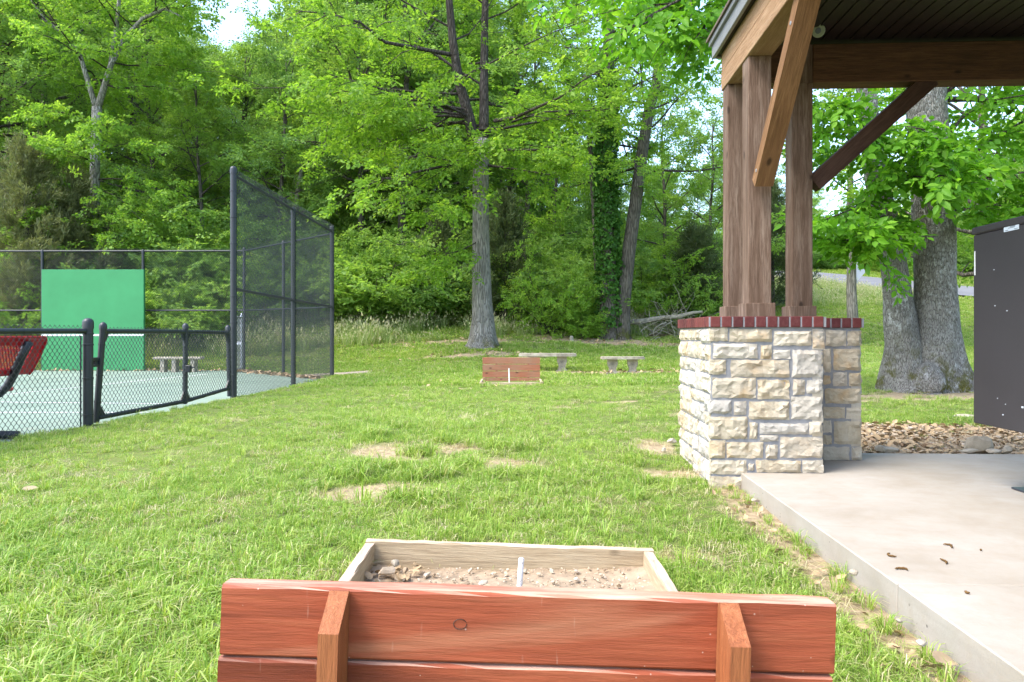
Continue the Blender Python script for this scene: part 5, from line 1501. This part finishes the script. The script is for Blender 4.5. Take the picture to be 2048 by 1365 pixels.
def gravel():
    rng = np.random.default_rng(71)
    pr = [proto(rock_mesh(100+i, 1, (1, .8, .5)), M['gravel']) for i in range(8)] + [proto(leafm(), M['dry_leaf']) for leafm in [lambda: MB_leaf(1), lambda: MB_leaf(2)]]
    n = 13000; lx = rng.uniform(1.1, 6.5, n); ly = rng.uniform(.92, 3.4, n); w = np.array([pav_world(a, b)[:2] for a, b in zip(lx, ly)])
    k = (bare_np(w[:, 0], w[:, 1]) > .8); w = w[k]; m = len(w)
    sz = np.exp(rng.normal(-4.25, .45, m)); idx = rng.integers(0, 8, m); lf = rng.random(m) < .22; idx = np.where(lf, rng.integers(8, 10, m), idx)
    sz = np.where(lf, rng.uniform(.6, 1.0, m), np.clip(sz, .006, .055))
    z = gz_np(w[:, 0], w[:, 1]) + np.where(lf, .015, sz*.2)
    rot = np.stack([rng.normal(0, .35, m), rng.normal(0, .35, m), rng.uniform(0, 6.28, m)], -1)
    scatter("gravel_bed", np.c_[w, z], rot, sz, idx, pr, "bed of tan gravel and dry leaves beside the pavilion slab", "gravel")
    # pit fill
    pr = [proto(rock_mesh(120+i, 1, (1, .8, .6)), M['pit_gravel']) for i in range(6)]
    n = 2600; x = rng.uniform(-.575, .545, n); y = rng.uniform(1.55, 3.06, n); s = np.clip(np.exp(rng.normal(-5.35, .55, n)), .002, .025)
    z = .004 + .012*noise2(x, y, 6.) + s*.15; rot = np.stack([rng.normal(0, .5, n), rng.normal(0, .5, n), rng.uniform(0, 6.28, n)], -1)
    scatter("pit_gravel", np.c_[x, y, z], rot, s, rng.integers(0, 6, n), pr, "sandy grit and small stones inside the near horseshoe frame", "gravel")
    # leaf litter along court corner and far bench
    pr = [proto(MB_leaf(i), M['dry_leaf']) for i in range(3)]
    PT = []
    a = np.array([-7.9, 21.3]); b = np.array([-4.5, 17.5]); t = rng.random(700); q = a + (b-a)*t[:, None] + rng.normal(0, .12, (700, 2)) + np.array([-.12, -.12]); PT.append(np.c_[q, np.full(700, CZ+.012)])
    t = rng.random(260); q = np.array([-16, 21.35]) + (np.array([-8., 21.3])-np.array([-16, 21.35]))*t[:, None] + rng.normal(0, .08, (260, 2)); PT.append(np.c_[q, np.full(260, CZ+.012)])
    for cx, cy, rx, ry, k in [(3.6,17.2,.6,.25,40),(2.2,17.2,.5,.2,25),(-.9,20.8,1.2,.5,60),(3.5,24.8,2.5,.6,160),(-3,24.4,2.0,.5,70),(-.5,13.6,1.2,.5,10),(4.2,17.0,.7,.2,25)]:
        x = rng.normal(cx, rx, k); y = rng.normal(cy, ry, k); PT.append(np.c_[x, y, gz_np(x, y)+.03])
    lx = 0.17 - rng.random(90)*.22; ly = rng.uniform(-3.4, 0, 90); wv = np.array([pav_world(p, q)[:2] for p, q in zip(lx, ly)]); small = np.c_[wv, gz_np(wv[:, 0], wv[:, 1])+.012]
    x = rng.normal(-.50, .06, 40); y = rng.normal(2.98, .06, 40); corner = np.c_[x, y, gz_np(x, y)+.02]
    nb = sum(len(p) for p in PT); PT = np.concatenate(PT + [small, corner]); n = len(PT)
    rot = np.stack([rng.normal(0, .4, n), rng.normal(0, .4, n), rng.uniform(0, 6.28, n)], -1); sc = np.concatenate([rng.uniform(.8, 1.5, nb), rng.uniform(.3, .6, n-nb)])
    scatter("leaf_litter", PT, rot, sc, rng.integers(0, 3, n), pr, "dry brown leaf litter along the court edge and under trees", "leaf litter")
def MB_leaf(seed):
    rng = np.random.default_rng(seed+300); m = MB(); L = .085; W = .05; n = 5; c = []
    for i in range(n+1):
        t = i/n; w = W/2*math.sin(math.pi*min(1, .08 + .92*t)**.8)*(1 + .12*((i*5) % 2)); z = .012*math.sin(2.5*t + seed) + rng.normal(0, .002)
        m.v += [(t*L, -w, z + .010*abs(w)/W), (t*L, 0, z), (t*L, w, z + .014*abs(w)/W)]
    for i in range(n):
        for k in (0, 1): m.f.append((i*3+k, (i+1)*3+k, (i+1)*3+k+1, i*3+k+1))
    return m.mesh("leaf", True)
M['pit_gravel'] = mat_rock('pit_grit', (.34,.25,.16), (.46,.38,.27), (.56,.48,.38))
gravel()

def rock(name, px, py, D, size, sq, label, seed, mat='rock', rz=0.0, cat="rock", sub=2, sink=.25):
    x = (px-1024)*D/F; z = EYE - (py-HOR)*D/F
    o = link(name, rock_mesh(seed, sub, sq, .3), M[mat], None, (x, D, z + size*sq[2]*(1-sink)*.75), (0, 0, rz)); o.scale = (size,)*3
    tag(o, label, cat); return o
rock("boulder", 1957, 903, 6.10, .165, (1.05,.75,.60), "grey-tan boulder on the gravel below the charcoal cabinet", 201, 'rock', .2)
rock("stone", 1775, 903, 6.05, .085, (1.3,.7,.35), "flat pale stone at the slab's back edge, left of the boulder", 202, 'pale_rock', .1)
rock("stone", 1761, 902, 6.0, .05, (1,.8,.7), "small brown stone touching the slab near the stone pier", 203, 'rock')
rock("stone", 1937, 905, 5.98, .06, (1.4,.7,.35), "flat pinkish stone just below the boulder", 204, 'rock')
rock("stone", 1986, 905, 5.96, .06, (1.5,.7,.35), "flat white slab stone right below the boulder", 205, 'pale_rock', .3)
rock("stone", 2016, 906, 5.96, .065, (1,.8,.65), "rough grey stone right of the boulder at the slab edge", 206, 'rock', .5)
rock("stone", 1930, 836, 8.3, .10, (1.4,.7,.35), "flat rock where grass meets gravel beside the cabinet", 207, 'pale_rock')
rock("stone", 1708, 1151, 2.95, .022, (1,.85,.8), "white pebble in the dirt against the slab's side", 208, 'pale_rock', .7)
rock("stone", 1512, 1004, 4.35, .026, (1.2,.8,.6), "pale stone at the slab corner by the pier's foot", 209, 'pale_rock', .2)
rock("stone", 1345, 885, 6.5, .05, (1.1,.8,.6), "cream stone on the bare soil left of the pier", 210, 'pale_rock', .2)
rock("stone", 1328, 902, 6.2, .035, (1.1,.8,.6), "smaller cream stone in the soil left of the pier", 211, 'pale_rock', 1.2)
rock("stone", 775, 1150, 2.86, .036, (1.15,.9,.65), "cream fist-sized stone in the left corner of the near horseshoe frame", 232, 'gravel', .4)
rock("stone", 790, 1131, 2.94, .024, (1.2,.8,.6), "small grey stone behind the cream one in the near frame", 213, 'rock', 1.4)
rock("stone", 965, 1168, 2.75, .020, (1.4,.8,.4), "flat chip of stone mid frame left of the stake", 214, 'pale_rock', 1.0)
rock("stone", 1843, 1290, 2.28, .02, (1.5,.9,.5), "pale stone in the dirt strip near the slab, lower right", 215, 'pale_rock', .5)
rock("stone", 1800, 1245, 2.42, .015, (1.3,.9,.5), "tan stone in grass near the slab's side, above the dry leaf", 216, 'rock', .9)

# ------------------------------------------------------------------ pavilion
PAV = empty("pavilion", PO, PYAW, "open timber pavilion corner with three posts on an L-shaped limestone pier", "pavilion")
SZ = .05
m = MB(); 
slab = empty("patio_slab", PO, PYAW); slab["kind"] = "structure"; slab["label"] = "broom-finished concrete pavilion floor slab"
def slab_piece(x0, x1, y0, y1):
    m = MB(); m.box((x0, y0, -.30), (x1, y1, SZ), bev=.005); o = m.build("slab_section", M['concrete'], slab)
jy = pav_local(1.62, .95*F/(1169-HOR))[1]
slab_piece(.211, 7.0, jy+.004, .885); slab_piece(.211, 7.0, -7.5, jy-.004)

def stone_block(w, h, depth, seed, proud=.018):
    """rock-faced block: x 0..w, z 0..h, front at -y"""
    rng = np.random.default_rng(seed); nx = max(4, min(11, int(w/.024))); nz = max(4, min(7, int(h/.020))); ox, oz = rng.uniform(0, 60, 2)
    V = []; Fc = []; idx = {}
    for i in range(nx+1):
        for k in range(nz+1):
            u, v = i/nx, k/nz; ex = min(u, 1-u)*w; ez = min(v, 1-v)*h; e = min(ex, ez)
            jx = rng.normal(0, .0022); jz = rng.normal(0, .0022)
            nn = float(vnoise(np.array([ox + u*w*16, 3.0, oz + v*h*20])))-.5; n2 = float(vnoise(np.array([ox + u*w*45, 9.0, oz + v*h*50])))-.5
            y = -(.45 + .55*min(1, e/.014)**.7)*proud*(1 + 1.3*nn) - .008*n2 + rng.normal(0, .0022)
            if e <= 0: y = -proud*.42 + rng.normal(0, .0025)
            idx[i, k] = len(V); V.append((u*w + jx, y, v*h + jz))
    for i in range(nx):
        for k in range(nz): 
            q = (idx[i, k], idx[i+1, k], idx[i+1, k+1], idx[i, k+1])
            if rng.random() < .5: Fc += [(q[0], q[1], q[2]), (q[0], q[2], q[3])]
            else: Fc += [(q[0], q[1], q[3]), (q[1], q[2], q[3])]
    ring = [idx[i, 0] for i in range(nx+1)] + [idx[nx, k] for k in range(1, nz+1)] + [idx[i, nz] for i in range(nx-1, -1, -1)] + [idx[0, k] for k in range(nz-1, 0, -1)]
    b0 = len(V)
    for r in ring: V.append((V[r][0], depth, V[r][2]))
    n = len(ring)
    for a in range(n):
        c = (a+1) % n; Fc.append((ring[c], ring[a], b0+a, b0+c))
    Fc.append(tuple(b0+a for a in range(n))[::-1])
    me = bpy.data.meshes.new("stone"); me.from_pydata(V, [], Fc); me.update(); return me

def build_pier():
    pier = empty("stone_pier"); pier.parent = PAV; pier["label"] = "L-shaped cream limestone pier with a red brick cap"
    CAPZ0, CAPZ1 = 1.045, 1.118; g = .012
    m = MB()
    poly = [(g, g), (.77-g, g), (.77-g, .523+g), (1.245-g, .523+g), (1.245-g, 1.15-g), (g, 1.15-g)]
    m.prism(poly[::-1], 2, -.25, CAPZ0); m.build("mortar_core", M['mortar'], pier)
    Z6 = lambda x, y: (1340 + x/2.353, 420 + y/2.353)
    def face_pt(zx, zy, plane_y):
        px, py = Z6(zx, zy); d = Vector(((px-1024)/F, 1.0, -(py-HOR)/F)); o = Vector((0, 0, EYE))
        n = Vector((-sP, cP, 0)); p0 = pav_world(0, plane_y, 0)
        t = (p0-o).dot(n)/d.dot(n); w = o + d*t; lx, ly = pav_local(w.x, w.y); return lx, w.z
    front = [(185,553,272,618),(283,562,482,622),(490,570,668,640),(675,565,732,652),(205,630,413,700),(428,636,480,702),(488,660,568,702),(578,660,714,790),(190,705,265,775),(288,706,563,788),
             (200,790,405,886),(414,800,563,890),(582,800,636,872),(645,802,718,866),(170,898,290,962),(303,903,360,966),(375,903,562,988),(573,880,716,988),(187,974,366,1080),(376,1002,413,1078),(425,1004,652,1058),(658,998,718,1058),
             (425,1062,512,1090),(520,1070,720,1170),(190,1086,262,1170),(268,1094,440,1170),(452,1106,506,1172),(190,1180,362,1248),(370,1196,398,1228),(408,1180,618,1243),(626,1180,724,1243),(185,1256,375,1330)]
    recess = [(735,566,832,642),(838,572,903,640),(725,655,760,765),(772,655,897,755),(725,780,757,822),(770,765,835,830),(845,768,897,832),(732,842,900,914),(724,928,825,982),(833,932,902,984),(724,992,762,1050),(775,996,900,1104),(724,1062,764,1104),(724,1116,845,1184),(858,1118,906,1186)]
    s = 400
    for rects, py_ in ((front, 0.0), (recess, .523)):
        for (a, b, c, d) in rects:
            x0, z1 = face_pt(a, b, py_); x1, z0 = face_pt(c, d, py_); s += 1
            lo = 0.012 if py_ == 0 else .775
            x0 = max(x0, lo - (.0 if py_ else .012)); x1 = min(x1, .775 if py_ == 0 else 1.25)
            if z0 < .052 and x0 > .2: z0 = max(z0, .053)
            z0 = max(z0, -.2); dep = g+.03
            o = link("stone", stone_block(x1-x0, z1-z0, dep, s), M['stone'], pier, (x0, py_ + .015, z0))
    # left face (x = 0), courses with mixed stones; the corner side too
    rng = np.random.default_rng(77)
    def ashlar(x_of, rot, L, z0, z1, seed, off):
        def put(u, z, w, h):
            nonlocal_s[0] += 1; j = .006
            link("stone", stone_block(w-2*j, h-2*j, .06, nonlocal_s[0]), M['stone'], pier, x_of(u+j, z+j), rot)
        n = max(1, round((z1-z0)/.24)); bh = [(z1-z0)/n*rng.uniform(.85, 1.15) for _ in range(n)]; sc = (z1-z0)/sum(bh); z = z0
        for hb in bh:
            hb *= sc; u = .004
            while u < L-.02:
                w = rng.uniform(.16, .34)
                if L-(u+w) < .10: w = L-u
                c = rng.random(); f = rng.uniform(.38, .62)
                if c < .22 and w < .30: put(u, z, w, hb)
                elif c < .55: put(u, z, w, hb*f); put(u, z+hb*f, w, hb*(1-f))
                elif c < .78: q = rng.uniform(.35, .65); put(u, z, w*q, hb*f); put(u+w*q, z, w*(1-q), hb*f); put(u, z+hb*f, w, hb*(1-f))
                else: q = rng.uniform(.35, .65); put(u, z, w, hb*f); put(u, z+hb*f, w*q, hb*(1-f)); put(u+w*q, z+hb*f, w*(1-q), hb*(1-f))
                u += w
            z += hb
    nonlocal_s = [700]
    ashlar(lambda u, z: (.015, 1.15-u, z), (0, 0, -math.pi/2), 1.13, -.14, CAPZ0-.005, 1, 0)
    ashlar(lambda u, z: (.77-.018, .0+u, z), (0, 0, math.pi/2), .52, .06, CAPZ0-.005, 2, 0)
    ashlar(lambda u, z: (1.245-.018, .523+u, z), (0, 0, math.pi/2), .62, .06, CAPZ0-.005, 3, 0)
    ashlar(lambda u, z: (1.245-u, 1.15-.018, z), (0, 0, math.pi), 1.23, -.10, CAPZ0-.005, 4, 0)
    # brick cap
    e = -.0075
    m = MB(); pc = [(e+.0, e+.0), (.77-e, e), (.77-e, .523+e), (1.245-e, .523+e), (1.245-e, 1.15-e), (e, 1.15-e)]
    m.prism(pc[::-1], 2, CAPZ0+.001, CAPZ1-.004); m.build("mortar_bed", M['mortar'], pier)
    def bricks(n, fn, rz):
        for i in range(n):
            wv = .0; o = link("brick", BR[(i*7+n) % 4], M['brick'], pier, fn(i), (0, 0, rz))
    def br(w, s):
        m = MB(); m.box((0, 0, 0), (w, .10, CAPZ1-CAPZ0), bev=.004); return m.mesh("brick")
    pit = .0768; BR = [br(.066, i) for i in range(4)]
    bricks(10, lambda i: (.002+i*pit, -.012, CAPZ0), 0)
    bricks(6, lambda i: (.785+i*pit, .511, CAPZ0), 0)
    bricks(15, lambda i: (-.012, 1.15-i*.0773, CAPZ0), -math.pi/2)
    bricks(5, lambda i: (.782, .11+i*pit, CAPZ0), math.pi/2)
    bricks(6, lambda i: (1.257, .63+i*pit, CAPZ0), math.pi/2)
    bricks(14, lambda i: (1.15-i*pit, 1.162, CAPZ0), math.pi)
    return CAPZ1
CAP = build_pier()

BZ0, BZ1 = 2.96, 3.26
def timber_frame():
    def tpost(x0, y0, w=.16):
        m = MB(); m.box((0, 0, CAP+.09), (w, w, BZ0+.0), bev=.005); o = m.build("post", M['post_wood'], PAV, loc=(x0, y0, 0))
        e = .022; m = MB()
        for lo, hi in (((-e, -e, CAP+.002), (w+e, -.001, CAP+.098)), ((-e, w+.001, CAP+.002), (w+e, w+e, CAP+.098)), ((-e, 0, CAP+.002), (-.001, w, CAP+.098)), ((w+.001, 0, CAP+.002), (w+e, w, CAP+.098))):
            m2 = MB(); m2.box(lo, hi, bev=.003); m2.build("base_trim", M['post_wood'], o)
        m2 = MB(); m2.box((.002, .002, CAP+.001), (w-.002, w-.002, CAP+.0895)); m2.build("post_foot", M['post_wood'], o)
    tpost(.305, .165); tpost(.305, .745); tpost(.80, .745)
    # beams: two stacked boards on the left side, one deep beam across
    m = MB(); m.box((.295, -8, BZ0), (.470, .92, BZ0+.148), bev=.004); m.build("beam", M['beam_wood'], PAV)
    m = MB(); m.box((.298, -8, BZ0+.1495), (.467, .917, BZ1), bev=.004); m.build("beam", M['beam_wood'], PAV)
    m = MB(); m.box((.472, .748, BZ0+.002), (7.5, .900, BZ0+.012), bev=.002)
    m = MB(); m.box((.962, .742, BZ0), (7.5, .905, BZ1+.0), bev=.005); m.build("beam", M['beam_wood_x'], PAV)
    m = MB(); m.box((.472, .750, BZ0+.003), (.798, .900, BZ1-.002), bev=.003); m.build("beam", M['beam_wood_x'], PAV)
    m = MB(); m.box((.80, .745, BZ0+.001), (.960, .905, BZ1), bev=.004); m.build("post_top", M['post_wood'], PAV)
    # braces
    def brace(a, b, w, d, up, cut_h=True):
        a = Vector(a); b = Vector(b); u = (b-a).normalized(); s = Vector(up).cross(u).normalized(); n = u.cross(s)
        m = MB(); L = (b-a).length
        for t in (0, L):
            for p, q in ((-w/2, -d/2), (w/2, -d/2), (w/2, d/2), (-w/2, d/2)): m.v.append((p, q, t))
        m.f = [(3,2,1,0), (4,5,6,7), (0,1,5,4), (1,2,6,5), (2,3,7,6), (3,0,4,7)]
        o = m.build("brace", M['brace_wood'], PAV); R = Matrix((s, n, u)).transposed(); o.location = a; o.rotation_euler = R.to_euler(); return o
    b1 = brace((.385, .165-.060, 2.05), (.385, -.86, 3.03), .090, .125, (1, 0, 0))
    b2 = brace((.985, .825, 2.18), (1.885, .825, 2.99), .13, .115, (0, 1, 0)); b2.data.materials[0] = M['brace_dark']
    for o, z in ((b1, .10), (b1, 1.10)):
        m = MB(); m.tube([(0, .0624, z), (0, .0660, z)], .012, 8); m.build("bolt", M['galv'], o)
        m = MB(); m.tube([(0, -.0624, z), (0, -.0660, z)], .012, 8); m.build("bolt", M['galv'], o)
    # ceiling planks along the depth
    x = .49; k = 0; w = .107
    me = None
    while x < 6.2:
        if me is None:
            m = MB(); m.box((0, -8, BZ1+.028), (w-.009, .74, BZ1+.046), bev=.003); me = m.mesh("ceiling_plank"); me.materials.append(M['ceil'])
        link("ceiling_plank", me, None, PAV, (x, 0, 0)); x += w
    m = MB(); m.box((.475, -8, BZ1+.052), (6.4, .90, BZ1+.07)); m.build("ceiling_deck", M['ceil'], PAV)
    # fascia and roofing edge
    m = MB(); m.box((.235, -8, BZ1-.015), (.262, .985, BZ1+.125), bev=.003); m.build("fascia", M['fascia'], PAV)
    m = MB(); m.box((.2625, .958, BZ1-.015), (6.4, .985, BZ1+.125), bev=.003); m.build("fascia", M['fascia'], PAV)
    m = MB(); m.box((.263, -8, BZ1+.002), (.474, .956, BZ1+.02)); m.build("soffit", M['ceil'], PAV)
    m = MB(); m.box((.212, -8, BZ1+.088), (.2345, 1.0, BZ1+.127), bev=.003); m.build("drip_edge", M['fascia'], PAV)
    m = MB(); m.prism([(.195, BZ1+.129), (3.4, BZ1+1.25), (6.6, BZ1+.129), (6.6, BZ1+.145), (3.4, BZ1+1.28), (.195, BZ1+.150)], 1, -8.0, 1.02); m.build("roof", M['roofing'], PAV)
    # small round flood lamp under the ceiling by the beam
    c = P(1637, 62, 5.42); lx, ly = pav_local(c.x, c.y)
    ax = Vector((-.55, -.75, -.25)).normalized(); C0 = Vector((lx, ly, c.z))
    m = MB(); m.tube([C0 - ax*.07, C0 - ax*.02, C0], [.022, .046, .05], 16); lamp = m.build("flood_lamp", M['black'], PAV, autosmooth=True)
    m = MB(); m.tube([C0 + ax*.0005, C0 + ax*.008], [.049, .045], 20); m.build("lens", M['lens'], lamp, autosmooth=True)
    m = MB(); m.tube([C0 + ax*.0085, C0 + ax*.013], [.022, .018], 14); m.build("lamp_core", M['print'], lamp, autosmooth=True)
    m = MB(); m.tube([C0 - ax*.06, C0 - ax*.07 + Vector((0, .0, .11))], .012, 8); m.build("lamp_stem", M['black'], lamp)
M['lens'] = mat_plain('frosted_lens', (.36,.42,.30), .3, .5, .1, 20)
timber_frame()

# charcoal cabinet
def cabinet():
    b = Vector((2.855, 4.5, SZ)); r = empty("cabinet", b, PYAW, "charcoal grey upright cabinet with a white sticker standing on the slab at right", "cabinet")
    z0, z1 = P(1944, 846, 4.5).z - SZ, P(1944, 462, 4.5).z - SZ
    m = MB(); m.box((.004, -1.8, z0), (.75, 0, z1-.03), bev=.006); m.build("body", M['panel'], r)
    m = MB(); m.box((-.004, -1.81, z1-.028), (.76, .008, z1+.018), bev=.008); m.build("lid", M['panel'], r)
    m = MB(); m.box((.28, -1.2, .016), (.46, -.3, z0+.01)); m.build("pedestal", M['steel_plate'], r)
    m = MB(); m.box((.20, -1.55, .002), (.58, -.05, .014), bev=.003); m.build("foot_plate", M['steel_plate'], r)
    # sticker: px 2007..2037, y 444..465 on the plane x = 0
    def onp(px, py):
        d = Vector(((px-1024)/F, 1, -(py-HOR)/F)); n = Vector((cP, sP, 0)); p0 = b; o = Vector((0, 0, EYE)); t = (p0-o).dot(n)/d.dot(n); w = o + d*t - b
        return -w.x*sP + w.y*cP, w.z
    y1, za = onp(2007, 451); y0, zb = onp(2037, 444); _, zc = onp(2007, 465)
    m = MB(); m.box((.0015, y0, zc), (.0035, y1, za)); st = m.build("sticker", M['sticker'], r)
    h = za-zc
    rngp = random.Random(3)
    for row, (fa, fb) in enumerate(((.08,.35),(.42,.78),(.30,.75),(.1,.3),(.70,.95))):
        yy = y1 - (y1-y0)*fa; ye = y1 - (y1-y0)*fb; zz = za - h*(.22 + .15*row) if row < 3 else za - h*.8
        m = MB(); m.box((.0008, ye, zz-.004), (.0014, yy, zz)); m.build("print_line", M['print'], st)
    for (px, py, s) in [(1949,536,0)]:
        ya, zA = onp(1949, 503); _, zB = onp(1948, 551)
        m = MB(); m.box((.0018, ya-.004, zB), (.0038, ya+.006, zA)); m.build("scuff", M['white_paint'], r)
    for (px, py, q) in [(1987,540,.004),(1989,612,.004),(2013,622,.004),(2005,830,.005),(2010,809,.003),(2044,815,.008),(1994,797,.003)]:
        y, z = onp(px, py); m = MB(); m.box((.002, y-q, z-q*.6), (.0036, y+q, z+q*.6)); m.build("scuff", M['sticker'], r)
cabinet()

# ------------------------------------------------------------------ small litter
def catkin(px, py, L, rz, seed, label):
    D = (EYE-SZ-.004)*F/(py-HOR); x = (px-1024)*D/F; rng = np.random.default_rng(seed)
    pts = []; a = 0.0; p = Vector((0, 0, .006))
    for i in range(9):
        pts.append(p.copy()); a += rng.normal(.35, .35); p = p + Vector((math.cos(a), math.sin(a), 0))*L/9
    m = MB(); m.tube(pts, [.002, .0034, .004, .004, .004, .0038, .0036, .003, .0015], 6, True, lambda i, k: 1 + .35*((i+k) % 2))
    o = m.build("catkin", M['catkin'], None, True, (x, D, SZ), (0, 0, rz)); tag(o, label, "catkin", "brown catkins on the slab")
catkin(1780, 1108, .075, 2.9, 1, "brown catkin curl leftmost on the concrete slab")
catkin(1903, 1096, .085, .5, 2, "darkest brown catkin highest of those on the concrete slab")
catkin(1893, 1128, .075, .2, 3, "brown catkin just below the darkest one on the slab")
catkin(1815, 1141, .070, 1.2, 4, "arched brown catkin nearest the slab's left edge")
catkin(1960, 1101, .012, .0, 5, "tiny dark crumb rightmost on the concrete slab")
catkin(1932, 1184, .03, 3.0, 6, "short tan catkin below the slab joint")
def fallen_leaf(px, py, s, rz, label, seed, z=0.0, tilt=.3):
    D = (EYE-z)*F/(py-HOR); x = (px-1024)*D/F
    o = link("dry_leaf", MB_leaf(seed), M['pale_leaf'], None, (x, D, gz(x, D)+.035), (tilt, .1, rz)); o.scale = (s,)*3; tag(o, label, "leaf")
M['pale_leaf'] = mat_plain('pale_dry_leaf', (.36,.28,.18), .7, .3, .25, 20)
fallen_leaf(1868, 1300, 1.3, .4, "large curled pale leaf in the dirt strip by the slab, lower right", 1)
fallen_leaf(1890, 1312, 1.0, 2.2, "second pale leaf touching the large curled one, lower right", 2)
fallen_leaf(424, 1290, .6, 1.3, "small pale leaf in the grass left of the red backboard", 3, 0, .9)
fallen_leaf(45, 985, 1.1, .2, "brown leaf lying in the lawn at the left edge", 4)
fallen_leaf(882, 1027, .8, .8, "pale leaf scrap in the lawn beyond the near frame", 5)
